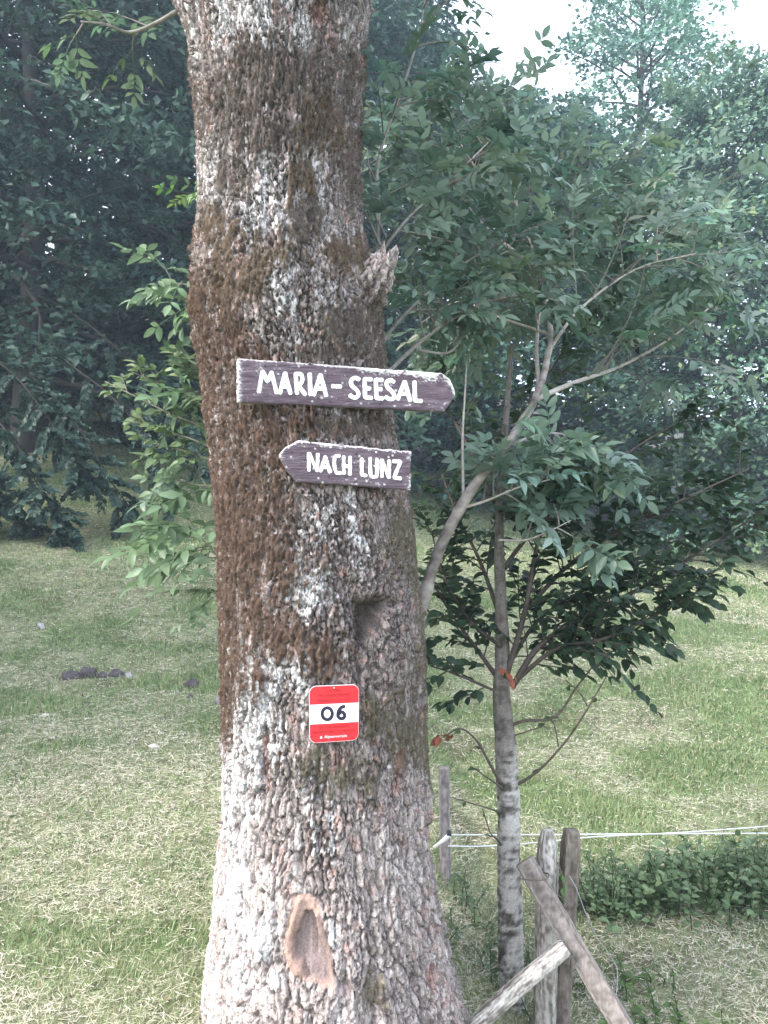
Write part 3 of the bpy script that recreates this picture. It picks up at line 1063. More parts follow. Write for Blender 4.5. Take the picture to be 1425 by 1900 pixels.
# ------------------------------------------------------------------ leafy shoots left of the trunk
r = np.random.default_rng(31)
base = at(520, 1850, 3.3)
base[2] = ground_z(base[0], base[1])
sap = thing('ash_sapling', 'pale leafy sapling poking out on the mossy side of the thick trunk', 'sapling', base)
stem('trunk', np.array([base - [0, 0, 0.08], at(500, 1400, 3.3), at(470, 1000, 3.3), at(450, 700, 3.35), at(440, 480, 3.4), at(430, 330, 3.45)]), 0.02, 0.006, sap, n=60)
sd = [([(450, 1110, 3.3), (420, 1060, 3.3), (385, 1010, 3.25), (345, 985, 3.2)], 'pale', 7, (1.1, 1.5)),
      ([(455, 1150, 3.3), (425, 1110, 3.28), (385, 1095, 3.25)], 'pale', 2, (0.7, 0.9)),
      ([(450, 900, 3.3), (420, 900, 3.3), (370, 900, 3.3), (335, 890, 3.3)], 'pale', 5, (0.9, 1.25)),
      ([(450, 850, 3.3), (390, 800, 3.3), (310, 765, 3.3), (250, 735, 3.3), (195, 708, 3.3)], 'oval', 0, None),
      ([(450, 830, 3.3), (380, 760, 3.3), (300, 715, 3.3), (245, 690, 3.3)], 'oval', 0, None),
      ([(450, 880, 3.3), (390, 830, 3.3), (310, 800, 3.3), (240, 780, 3.3)], 'oval', 0, None),
      ([(450, 890, 3.3), (380, 850, 3.3), (320, 830, 3.3), (270, 820, 3.3)], 'oval', 0, None),
      ([(450, 780, 3.3), (400, 720, 3.3), (355, 680, 3.3), (325, 645, 3.3)], 'oval', 0, None),
      ([(450, 800, 3.3), (400, 745, 3.3), (350, 730, 3.3)], 'pale', 6, (0.85, 1.15)),
      ([(450, 600, 3.38), (400, 560, 3.35), (350, 530, 3.3), (310, 525, 3.3)], 'green', 4, (0.8, 1.1)),
      ([(440, 420, 3.4), (400, 370, 3.38), (365, 350, 3.35)], 'green', 1, (0.5, 0.6))]
items, oval = [], []
tws = []
for q, (pp, kind, n_, sz) in enumerate(sd):
    P = stem('branch', path(pp), 0.005, 0.0018, sap, (0.24, 0.22, 0.17), seed=370 + q)
    if kind == 'oval':
        yg = (np.array([0.12, 0.20, 0.085]), np.array([0.28, 0.345, 0.19]))
        oval += single_leaves_on(P[4:], r, 17, (0.032, 0.052), yg, 0.8)
        for tw in twigs_on(P, 5, 0.08, 0.16, r, up=0.2, t0=0.2, spread=0.8, fwd=0.8):
            tws.append(tw)
            oval += single_leaves_on(tw, r, 6, (0.04, 0.06), yg, 0.8)
    else:
        cc = ASH_PALE if kind == 'pale' else (np.array([0.11, 0.21, 0.06]), np.array([0.17, 0.28, 0.10]))
        for tw in twigs_on(P, max(1, n_), 0.08, 0.2, r, up=0.1, t0=0.25, spread=0.8):
            tws.append(tw)
            items += ash_leaves_on(tw, r, 2, sz, cc)
        items += ash_leaves_on(P[-8:], r, 2, sz, cc)
twig_mesh('twigs', tws, sap, 0.003, 0.001)
leaf_crown(sap, items, ASH_T, M_LEAF, 70, 'crown')
leaf_crown(sap, oval, OVAL_T, M_LEAF, 130, 'shoot_foliage')

# ------------------------------------------------------------------ slim tree by the fence
r = np.random.default_rng(41)
SD = 3.15
base = at(948, 1900, SD)
base[2] = ground_z(base[0], base[1])
slim = thing('slim_tree', 'slim tree with pale banded bark and dark glossy leaves beside the fence posts', 'tree', base)
mainp = [base - [0, 0, 0.15], at(950, 1860, SD), at(946, 1700, SD), at(944, 1500, SD), at(938, 1380, SD), at(930, 1290, SD), at(932, 1200, 3.18), at(928, 1080, 3.2), at(926, 960, 3.25), at(935, 830, 3.35), at(950, 640, 3.5)]
nP = 420
P = resample(np.array(mainp), nP)
zt = np.linspace(0, 1, nP)
R = np.interp(P[:, 2], [-0.3, 0.3, 0.75, 1.0, 1.5, 2.4], [0.052, 0.045, 0.043, 0.030, 0.020, 0.008])
ns = 28
v_, f_ = tube(P, R, ns)
cen = np.vstack([np.repeat(P, ns, 0), P[0], P[-1]])
a_ = np.concatenate([np.tile(np.arange(ns) / ns * 2 * pi, nP), [0, 0]])
zv = cen[:, 2]
nb = fbm(np.cos(a_) * 2, np.sin(a_) * 2, zv * 26, seed=401, octv=4)
nb2 = fbm(np.cos(a_) * 1.2, np.sin(a_) * 1.2, zv * 9, seed=402, octv=3)
v_ = cen + (v_ - cen) * (1 + 0.22 * (nb2 - 0.5) + 0.10 * (nb - 0.5))[:, None]
nb3 = vn(np.cos(a_) * 0.9, np.sin(a_) * 0.9, zv * 75, seed=404)
cc = lerp(np.array([0.088, 0.077, 0.066]), np.array([0.50, 0.475, 0.435]), sst(0.37, 0.57, 0.30 * nb + 0.15 * nb2 + 0.30 * nb3 + 0.25 * fbm(np.cos(a_) * 7, np.sin(a_) * 7, zv * 110, seed=406, octv=3)))
cc = lerp(cc, np.array([0.105, 0.09, 0.078]) * (0.6 + 0.8 * nb[:, None]), sst(0.45, 0.95, zv + 0.3 * (nb2 - 0.5)) * 0.85)
mk('trunk', v_, f_, M_BARK, slim, np.concatenate([cc, np.full((len(cc), 1), 0.0)], 1))
DTW = (0.075, 0.062, 0.052)
ldefs = [([(932, 1270, SD), (885, 1205, 3.25), (835, 1135, 3.35), (800, 1075, 3.4)], 0.011, 12),
         ([(950, 1275, SD), (1000, 1200, 3.15), (1080, 1145, 3.2), (1200, 1085, 3.3), (1320, 1010, 3.4), (1430, 940, 3.5)], 0.013, 44),
         ([(938, 1260, SD), (975, 1130, 3.15), (1000, 1000, 3.2), (1050, 900, 3.3), (1090, 820, 3.4)], 0.012, 18),
         ([(955, 1265, SD), (1030, 1205, 3.1), (1120, 1185, 3.1), (1200, 1150, 3.15), (1310, 1090, 3.2)], 0.010, 26),
         ([(985, 1120, 3.17), (1060, 1045, 3.25), (1150, 985, 3.3), (1260, 930, 3.4), (1390, 870, 3.5)], 0.010, 34),
         ([(930, 1150, 3.18), (890, 1040, 3.35), (850, 960, 3.5), (820, 880, 3.6)], 0.010, 14),
         ([(936, 1290, SD), (880, 1265, 3.12), (830, 1245, 3.1), (800, 1236, 3.1)], 0.006, 6),
         ([(929, 1060, 3.2), (1010, 960, 3.3), (1110, 880, 3.45), (1230, 800, 3.7), (1340, 760, 3.9)], 0.010, 20),
         ([(928, 960, 3.25), (880, 850, 3.4), (830, 760, 3.6), (790, 690, 3.8)], 0.009, 16),
         ([(933, 850, 3.33), (990, 740, 3.6), (1060, 640, 3.9), (1150, 600, 4.2)], 0.009, 16),
         ([(940, 1240, SD), (1000, 1150, 3.3), (1090, 1090, 3.5), (1180, 1040, 3.7), (1300, 980, 3.9)], 0.009, 30),
         ([(930, 1200, SD), (870, 1150, 3.3), (820, 1060, 3.4), (800, 980, 3.5)], 0.009, 12)]
items, tws = [], []
for q, (pp, r0, n_) in enumerate(ldefs):
    P = stem('branch', path(pp), r0, 0.003, slim, DTW, seed=420 + q)
    for tw in twigs_on(P, n_, 0.14, 0.38, r, up=0.15, t0=0.18 if q != 6 else 0.1, spread=0.9, fwd=0.7):
        tws.append(tw)
        items += single_leaves_on(tw, r, 13, (0.045, 0.072), DARK_C)
    if q < 6:
        for tw in twigs_on(P, n_ // 2, 0.08, 0.2, r, up=0.0, t0=0.1, spread=0.9, fwd=0.7):
            tws.append(tw)
            items += single_leaves_on(tw, r, 9, (0.045, 0.072), DARK_C)
# bare low twigs
bare = [[(945, 1462, 3.15), (975, 1447, 3.12), (1010, 1420, 3.08), (1060, 1362, 3.05), (1105, 1290, 3.03), (1128, 1250, 3.02)], [(938, 1352, 3.15), (970, 1338, 3.12), (1030, 1330, 3.1), (1070, 1275, 3.08), (1110, 1225, 3.05), (1132, 1208, 3.05)],
        [(942, 1470, 3.15), (925, 1445, 3.12), (905, 1410, 3.08), (885, 1375, 3.05), (855, 1352, 3.03), (822, 1368, 3.0)], [(944, 1520, 3.15), (920, 1505, 3.12), (890, 1495, 3.08), (840, 1480, 3.05)],
        [(944, 1590, 3.15), (925, 1560, 3.12), (910, 1545, 3.1), (895, 1500, 3.08)], [(1036, 1385, 3.06), (1030, 1350, 3.05), (1020, 1330, 3.05)], [(1090, 1310, 3.04), (1075, 1285, 3.04), (1050, 1262, 3.04)],
        [(942, 1468, 3.14), (900, 1440, 3.06), (880, 1425, 3.05)], [(938, 1370, 3.15), (1000, 1350, 3.1), (1010, 1345, 3.1)]]
for q, pp in enumerate(bare):
    P = stem('branch', path(pp), [0.007, 0.007, 0.008, 0.004, 0.005, 0.003, 0.003, 0.004, 0.003][q], 0.002, slim, (0.10, 0.08, 0.066), seed=460 + q)
    items += single_leaves_on(P[4:], r, 3, (0.03, 0.05), (np.array([0.05, 0.09, 0.03]), np.array([0.09, 0.14, 0.05])))
REDC = (np.array([0.30, 0.085, 0.045]), np.array([0.38, 0.14, 0.075]))
for pp in ([(920, 1235, 3.05), (940, 1250, 3.03), (955, 1262, 3.03)], [(845, 1365, 3.03), (825, 1362, 3.0), (808, 1375, 3.0)], [(1275, 1085, 3.3), (1268, 1100, 3.28), (1266, 1108, 3.28)]):
    items += single_leaves_on(resample(path(pp), 12), r, 7 if pp[0][0] < 1200 else 3, (0.035, 0.05), REDC)
twig_mesh('twigs', tws, slim, 0.0032, 0.0012, DTW)
leaf_crown(slim, items, OVAL_T, M_LEAF, 290, 'crown')
print('near trees done', len(items))

# ------------------------------------------------------------------ forest edge
DIA = np.array([(0, 0, 0), (0.45, -0.32, 0.05), (1, 0, -0.06), (0.5, 0.32, 0.05)], float)
DIAF = np.array([(0, 1, 2, 3)])


def forest_tree(name, label, x, y, H, R, cb, nl, nleaf, cA, cB, seed, leaf=(0.15, 0.25), lowdroop=-0.35, group='trees along the forest edge', lean=0.0, trunk_r=None, tipc=None, bark=(0.07, 0.062, 0.055), asym=None):
    r = np.random.default_rng(seed)
    z0 = float(ground_z(x, y))
    root = thing(name, label, 'tree', (x, y, z0), group)
    tz = np.linspace(-0.3, H, 26)
    ph = r.uniform(0, 6, 2)
    P = np.stack([x + lean * tz + 0.25 * np.sin(tz * 0.35 + ph[0]) - 0.25 * sin(ph[0]), y + 0.25 * np.sin(tz * 0.3 + ph[1]) - 0.25 * sin(ph[1]), z0 + tz], -1)
    tr = trunk_r or H * 0.016
    v, f = tube(P, tr * np.clip(1.05 - tz / H, 0.05, 1.2) ** 0.8, 12)
    nb = fbm(v[:, 0] * 4, v[:, 1] * 4, v[:, 2] * 2, seed=seed)
    mk('trunk', v, f, M_TWIG, root, np.asarray(bark)[None] * (0.6 + 0.8 * nb)[:, None])
    lb, tb = Buf(), []
    LP, LX, LZ, LS, LC = [], [], [], [], []
    per = int(nleaf * 0.55) // nl
    for k in range(nl):
        h = (k + r.uniform(0, 1)) / nl
        hz = cb + (H - cb) * h ** 0.9
        az = k * 2.39996 + r.normal(0, 0.3)
        hh = h
        ln = R * (0.80 + 0.2 * hh / 0.3 if hh < 0.3 else math.sqrt(max(0.02, 1 - ((hh - 0.3) / 0.72) ** 2))) * r.uniform(0.72, 1.15)
        if asym is not None:
            ln *= 1 + asym[2] * (cos(az) * asym[0] + sin(az) * asym[1])
        el = lowdroop * 0.3 + 1.0 * hh ** 1.3 + r.normal(0, 0.10)
        c0 = np.array([np.interp(hz, tz, P[:, 0]), np.interp(hz, tz, P[:, 1]), z0 + hz])
        d = np.array([cos(az) * cos(el), sin(az) * cos(el), sin(el)])
        q = np.linspace(0, 1, 9)[:, None]
        dr = (lowdroop * (1 - hh) - 0.10) * ln
        L_ = c0 + d * ln * q + np.array([0, 0, dr]) * q ** 2 + 0.06 * ln * np.sin(q * 5 + r.uniform(0, 6)) * np.array([-sin(az), cos(az), 0])
        v, f = tube(L_, np.linspace(max(0.02, tr * 0.34 * (1 - 0.6 * hh)), 0.008, 9), 5, cap=False)
        lb.add(v, f, np.asarray(bark) * r.uniform(0.7, 1.1))
        # twigs in a flat spray
        ntw = 18
        tk = np.sort(r.uniform(0.18, 1.0, ntw))
        sg = np.where(np.arange(ntw) % 2, 1, -1)
        ta = r.uniform(0.6, 1.1, ntw) * sg
        tl = (0.42 * ln * (1.08 - tk) + 0.35) * r.uniform(0.6, 1.2, ntw)
        tip = L_[-1] - L_[-2]
        hd = math.atan2(d[1], d[0])
        ii = np.clip((tk * 8).astype(int), 0, 7)
        pb = L_[ii] + (L_[ii + 1] - L_[ii]) * (tk * 8 - ii)[:, None]
        td = np.stack([np.cos(hd + ta), np.sin(hd + ta), np.full(ntw, 0.10 + 0.35 * (el + dr / ln)) + r.normal(0, 0.12, ntw)], -1)
        wch = r.integers(0, ntw, per)
        s_ = r.uniform(0.05, 1.0, per) ** 0.8
        pos = pb[wch] + td[wch] * (tl[wch] * s_)[:, None]
        pos[:, 2] -= 0.22 * tl[wch] * s_ ** 2
        wid = 0.16 * (1.1 - s_)
        pos += r.normal(0, 1, (per, 3)) * np.stack([wid, wid, np.full(per, 0.10)], -1)
        LP.append(pos)
        LX.append(td[wch] + r.normal(0, 0.6, (per, 3)) * [1, 1, 0.5])
        LZ.append(np.stack([r.normal(0.55 * cos(az), 0.6, per), r.normal(0.55 * sin(az), 0.6, per), np.full(per, 0.8)], -1))
        LS.append(r.uniform(leaf[0], leaf[1], per))
        lt = r.uniform(0, 1)
        cm = (cA + (cB - cA) * lt)[None] * r.uniform(0.7, 1.3, (per, 1))
        if tipc is not None:
            e = (np.clip(tk[wch] * 0.5 + s_ * 0.5, 0, 1) ** 3 * (0.3 + 0.7 * (lt > 0.55)))[:, None] * 0.8
            cm = cm * (1 - e) + tipc * e
        LC.append(cm)
    ncl = int(nleaf * 0.45) // 70
    for k in range(ncl):
        h = r.uniform(0, 1) ** 0.85
        az = r.normal(-pi / 2, 1.15)
        rad = R * (0.80 + 0.2 * h / 0.3 if h < 0.3 else math.sqrt(max(0.01, 1 - ((h - 0.3) / 0.74) ** 2))) * r.uniform(0.45, 1.02)
        if asym is not None:
            rad *= 1 + asym[2] * (cos(az) * asym[0] + sin(az) * asym[1])
        hz = cb + (H - cb) * h ** 0.9 + lowdroop * rad * (0.35 * (1 - h)) + r.uniform(-0.3, 0.3)
        c0 = np.array([np.interp(hz, tz, P[:, 0]) + cos(az) * rad, np.interp(hz, tz, P[:, 1]) + sin(az) * rad, z0 + hz])
        gx_ = r.normal(0, 1, (70, 3)) * np.array([0.42, 0.42, 0.13]) * (0.8 + 0.05 * R)
        rr_ = gx_[:, 0] * cos(az) + gx_[:, 1] * sin(az)
        gx_[:, 2] -= 0.35 * rr_ + 0.12 * np.hypot(gx_[:, 0], gx_[:, 1])
        LP.append(c0 + gx_)
        LX.append(np.stack([np.full(70, cos(az)), np.full(70, sin(az)), np.full(70, -0.35)], -1) + r.normal(0, 0.6, (70, 3)))
        LZ.append(np.stack([r.normal(0.6 * cos(az), 0.5, 70), r.normal(0.6 * sin(az), 0.5, 70), np.full(70, 0.8)], -1))
        LS.append(r.uniform(leaf[0], leaf[1], 70))
        lt = r.uniform(0, 1)
        cm = (cA + (cB - cA) * lt)[None] * r.uniform(0.75, 1.3, (70, 1))
        if tipc is not None:
            e = (sst(0.0, 0.9, rr_) * (0.35 + 0.65 * (lt > 0.5)))[:, None] * 0.85
            cm = cm * (1 - e) + tipc * e
        LC.append(cm)
    o = lb.build('limbs', M_TWIG, root)
    o['kind'] = 'stuff'
    LP, LX, LZ, LS, LC = [np.concatenate(t) for t in (LP, LX, LZ, LS, LC)]
    V, Fq = scatter(DIA, DIAF, LP, frames(LX, LZ), LS)
    o = mk('crown', V, Fq, M_FARLEAF, root, np.repeat(LC, 4, 0), smooth=False)
    o['kind'] = 'stuff'
    return root


def G(*a):
    return np.array(a)


B1, B2 = G(0.029, 0.063, 0.049), G(0.082, 0.147, 0.100)
FR = (0, -1, 0.25)
forest_tree('beech_tree', 'dark green beech whose low boughs hang down over the meadow', -8.8, 19.5, 18, 5.8, 1.7, 90, 52000, B1, B2, 501, lowdroop=-0.40, asym=FR)
r = np.random.default_rng(77)
beech1 = [o for o in bpy.data.objects if o.name == 'beech_tree'][0]
items, tws = [], []
hang = [[(-140, 640, 14.5), (-60, 720, 13.8), (20, 810, 13.2), (70, 900, 12.8), (105, 960, 12.6), (120, 1005, 12.5)], [(-160, 700, 14.5), (-90, 790, 13.6), (-20, 880, 13), (20, 940, 12.8), (50, 985, 12.8)],
        [(-60, 620, 14.5), (60, 700, 13.8), (150, 800, 13.4), (190, 870, 13.2), (225, 920, 13.2), (245, 945, 13.2)], [(100, 640, 15), (200, 730, 14.2), (280, 820, 13.8), (310, 890, 13.6), (325, 935, 13.6)],
        [(-100, 600, 14.5), (20, 690, 13.6), (100, 790, 13.2), (140, 850, 13), (155, 900, 13)], [(160, 600, 15.5), (270, 700, 15), (350, 800, 14.6), (390, 860, 14.5)],
        [(-200, 760, 14), (-120, 830, 13.4), (-50, 900, 13), (0, 960, 12.8)]]
for q, pp in enumerate(hang):
    P = stem('branch', path([(39, 430 + 20 * q, 19.4)] + pp), 0.026, 0.005, beech1, (0.036, 0.032, 0.028), seed=490 + q, sides=6, n=40)
    for tw in twigs_on(P, 44 if q not in (2, 3, 5) else 26, 0.35, 0.85, r, up=-0.2, t0=0.3, spread=0.9, fwd=0.6):
        tws.append(tw)
        items += single_leaves_on(tw, r, 38, (0.095, 0.15), (B1, B2 * 0.8), 0.8)
twig_mesh('twigs', tws, beech1, 0.008, 0.003, (0.07, 0.06, 0.05))
HV_ = np.array([i[0] for i in items]); HX_ = np.array([i[1] for i in items]); HZ_ = np.array([i[2] for i in items]) * [1, 1, 0.8]
V_, F_ = scatter(DIA * [1, 1.1, 1], DIAF, HV_, frames(HX_, HZ_), np.array([i[3] for i in items]))
o_ = mk('bough_foliage', V_, F_, M_FARLEAF, beech1, np.repeat(np.array([i[4] for i in items]), 4, 0), smooth=False)
o_['kind'] = 'stuff'
forest_tree('beech_tree', 'broad beech behind the low-hanging one, its boughs layered in dense sprays', -3.4, 22.0, 20, 5.6, 2.2, 84, 46000, B1 * 1.05, B2 * 1.1, 502, lowdroop=-0.4, asym=FR)
forest_tree('beech_tree', 'tall shadowy beech deep in the wood beyond the low-hanging boughs', -13.8, 24.0, 22, 6.0, 1.6, 70, 32000, B1 * 0.9, B2 * 0.9, 503, leaf=(0.18, 0.30))
forest_tree('beech_tree', 'high-crowned beech rising behind the layered beech', -7.2, 28.0, 26, 6.4, 3.0, 70, 30000, B1 * 0.9, B2 * 0.95, 504, leaf=(0.20, 0.34))
forest_tree('beech_tree', 'beech behind the branch stub of the thick trunk, its top against the sky', 0.3, 25.0, 14.0, 3.6, 1.6, 76, 38000, B1 * 1.5, B2 * 1.6, 505, leaf=(0.15, 0.25), lowdroop=-0.3)  # leaf colours lightened to paint in the veil of glare
forest_tree('beech_tree', 'beech standing out on the meadow by the slope, shading the stone row', -10.4, 6.8, 15.0, 4.4, 2.2, 60, 16000, B1, B2, 517, leaf=(0.24, 0.4))
forest_tree('hazel_shrub', 'low leafy shrub in the shade under the high-crowned beech', -6.4, 24.5, 6.5, 4.0, 0.2, 40, 13000, B1, B2 * 0.9, 521, leaf=(0.20, 0.32), trunk_r=0.06, group='shrubs under the forest edge')
forest_tree('hazel_shrub', 'low leafy shrub in the shade beside the shadowy beech', -12.4, 21.8, 6.5, 3.8, 0.2, 40, 13000, B1, B2 * 0.9, 522, leaf=(0.20, 0.32), trunk_r=0.06, group='shrubs under the forest edge')
forest_tree('airy_tree', 'tall airy tree whose loose top lets the bright sky through', 9.0, 28.0, 18.6, 4.5, 4.5, 70, 19000, B1 * 2.6, B2 * 2.3, 506, leaf=(0.15, 0.24), lowdroop=-0.1)  # bright glare painted into the leaf colours, far lighter than the other trees
forest_tree('larch_tree', 'tree with flat feathery sprays and yellow-green tips beyond the slim tree', 9.6, 21.5, 11.5, 4.6, 0.5, 80, 44000, B1 * 1.8, B2 * 1.8, 507, leaf=(0.13, 0.21), lowdroop=-0.12, tipc=G(0.17, 0.22, 0.075))  # base leaf colours also lifted for the bluish glare
forest_tree('fir_tree', 'dark tree at the end of the meadow, boughs down to the grass', 14.4, 25.0, 10.2, 4.4, 0.4, 76, 36000, B1 * 2.0, B2 * 1.9, 508, leaf=(0.15, 0.25), lowdroop=-0.2, tipc=G(0.10, 0.15, 0.06))  # leaf colours raised the same way, glare put into the colour
forest_tree('beech_tree', 'rounded beech half hidden by the young ash', 5.2, 24.0, 11.6, 4.1, 1.0, 70, 34000, B1 * 1.7, B2 * 1.8, 509, leaf=(0.15, 0.25))  # lighter leaf colours again carry the painted glare
forest_tree('beech_tree', 'beech far back in the wood between the airy tree and the stub', 4.5, 33.0, 15.0, 5.4, 1.0, 56, 14000, B1 * 0.9, B2, 510, leaf=(0.25, 0.42))
forest_tree('beech_tree', 'dim beech at the very back of the wood behind the feathery tree', 12.5, 34.0, 15.0, 5.6, 0.6, 56, 14000, B1 * 0.8, B2 * 0.9, 511, leaf=(0.25, 0.42))
forest_tree('beech_tree', 'dim beech at the very back of the wood behind the layered beech', -1.2, 33.5, 21.0, 6.0, 1.0, 60, 16000, B1 * 0.8, B2 * 0.85, 512, leaf=(0.26, 0.44))
forest_tree('beech_tree', 'far beech on the slope above the shadowy one', -13.5, 35.0, 25.0, 7.0, 1.0, 60, 16000, B1 * 0.8, B2 * 0.8, 513, leaf=(0.32, 0.52))
forest_tree('beech_tree', 'huge dim beech closing the wood above the high-crowned beech', -6.0, 39.0, 31.0, 9.0, 1.0, 70, 20000, B1 * 0.8, B2 * 0.75, 515, leaf=(0.36, 0.6))
forest_tree('beech_tree', 'huge dim beech closing the wood beside the shadowy beech', -20.0, 31.0, 24.0, 7.5, 1.0, 60, 14000, B1 * 0.8, B2 * 0.75, 516, leaf=(0.34, 0.56))
forest_tree('beech_tree', 'outermost beech past the dark tree at the end of the meadow', 20.0, 29.0, 14.0, 5.4, 0.6, 56, 14000, B1 * 0.85, B2 * 0.9, 514, leaf=(0.24, 0.40))
print('forest done')

# ------------------------------------------------------------------ sign boards


def ray_plane(u, v, p0, a, off=0.0):
    """pixel ray onto the vertical plane through p0 that runs along (cos a, sin a)"""
    n = np.array([sin(a), -cos(a), 0.0])
    p0 = np.asarray(p0, float) + n * off
    u = np.asarray(u, float)
    v = np.asarray(v, float)
    D = np.stack([(u - 712.5) / F, np.ones_like(u), -(v - 950) / F], -1)
    o = np.array([0, 0, EYE])
    t = ((p0 - o) @ n) / (D @ n)
    return o + D * t[..., None]


def board(name, label, top, bot, ends, p0, a, thick, seed, lich_top, parent_cat='sign'):
    NS, NT_ = 230, 44
    s = np.linspace(ends[0], ends[1], NS)
    tu = np.interp(s, *np.array(top).T)
    bu = np.interp(s, *np.array(bot).T)
    jt = (fbm(s * 0.12, s * 0, seed=seed, octv=4) - 0.5) * 2.6
    jb = (fbm(s * 0.12, s * 0 + 9, seed=seed + 1, octv=3) - 0.5) * 1.4
    tq = np.linspace(0, 1, NT_)
    vv = (tu + jt)[None, :] * (1 - tq[:, None]) + (bu + jb)[None, :] * tq[:, None]
    uu = np.repeat(s[None], NT_, 0).copy()
    wob = (fbm(vv * 0.12, vv * 0 + 3, seed=seed + 2, octv=3) - 0.5) * 3
    uu = uu + wob * (np.exp(-((s - ends[0]) / 5) ** 2) + np.exp(-((s - ends[1]) / 5) ** 2))[None]
    grain = fbm(uu * 0.035, vv * 0.5, seed=seed + 3, octv=4)
    g2 = fbm(uu * 0.25, vv * 0.9, seed=seed + 4, octv=4)
    blot = fbm(uu * 0.05, vv * 0.08, seed=seed + 5, octv=4)
    depth = 0.0022 * (grain - 0.5) + 0.0012 * (g2 - 0.5)
    edge = np.minimum(np.minimum(tq, 1 - tq)[:, None] * (bu - tu)[None], 30)
    edge = np.minimum(edge, np.minimum(s - ends[0], ends[1] - s)[None])
    depth = depth - 0.003 * np.exp(-(edge / 1.5) ** 2)
    front = ray_plane(uu, vv, p0, a, thick)
    n = np.array([sin(a), -cos(a), 0.0])
    front = front + n * depth[..., None]
    # the back face is the front face moved straight back by the board thickness
    backv = ray_plane(uu, vv, p0, a, thick) - n * thick
    paint = lerp(np.array([0.082, 0.058, 0.072]), np.array([0.135, 0.102, 0.124]), sst(0.3, 0.7, 0.6 * grain + 0.4 * blot))
    bare = sst(0.64, 0.76, 0.55 * grain + 0.45 * g2)
    paint = lerp(paint, np.array([0.24, 0.215, 0.225]), bare * 0.6)
    top_d = tq[:, None] * (bu - tu)[None]
    lz = np.exp(-(top_d / lich_top(s)[None]) ** 2) * (0.30 + 0.25 * (fbm(uu * 0.04, vv * 0.0, seed=seed + 9, octv=2) - 0.5)) + 0.14 * np.exp(-(np.minimum(s - ends[0], ends[1] - s) / 7) ** 2)[None]
    lc = sst(0.54, 0.64, 0.5 * g2 + 0.3 * blot + lz)
    paint = lerp(paint, lerp(np.array([0.36, 0.35, 0.34]), np.array([0.66, 0.65, 0.62]), g2), lc * 0.95)
    endw = np.exp(-(np.minimum(np.abs(s - ends[0]), 99) / 6) ** 2)[None] * sst(0.35, 0.5, g2)
    paint = lerp(paint, np.array([0.66, 0.65, 0.63]), endw * (1 if name_first(ends, top) else 0.35))
    for _ in range(26):
        hu, hv = rng.uniform(ends[0] + 10, ends[1] - 10), rng.uniform(0, 1)
        dd = np.hypot(uu - hu, (vv - (np.interp(hu, s, tu) * (1 - hv) + np.interp(hu, s, bu) * hv)) * 1.2)
        k_ = sst(2.6, 1.4, dd)[..., None] * 0.9
        paint = paint * (1 - k_) + (np.array([0.6, 0.6, 0.57]) if rng.uniform() < 0.7 else np.array([0.03, 0.025, 0.03])) * k_
    N = NS * NT_
    Vv = np.vstack([front.reshape(-1, 3), backv.reshape(-1, 3)])
    Fq = grid_faces(NT_, NS)
    bk = Fq[:, ::-1] + N
    idx = np.arange(N).reshape(NT_, NS)
    rim = np.concatenate([idx[0], idx[1:, -1], idx[-1, ::-1][1:], idx[::-1, 0][1:-1]])
    rn = np.roll(rim, -1)
    rimF = np.stack([rim, rim + N, rn + N, rn], -1)
    grey = np.array([0.40, 0.37, 0.35])[None] * (0.6 + 0.8 * g2.reshape(-1))[:, None]
    cols = np.vstack([paint.reshape(-1, 3), grey])
    cpt = front.reshape(-1, 3).mean(0)
    low = Vv[:, 2].min()
    root = thing(name, label, parent_cat, (cpt[0], cpt[1], low))
    mk('board', Vv, np.vstack([Fq, bk, rimF]), M_PAINT, root, cols)
    return root


def name_first(ends, top):
    return top[0][1] < 700


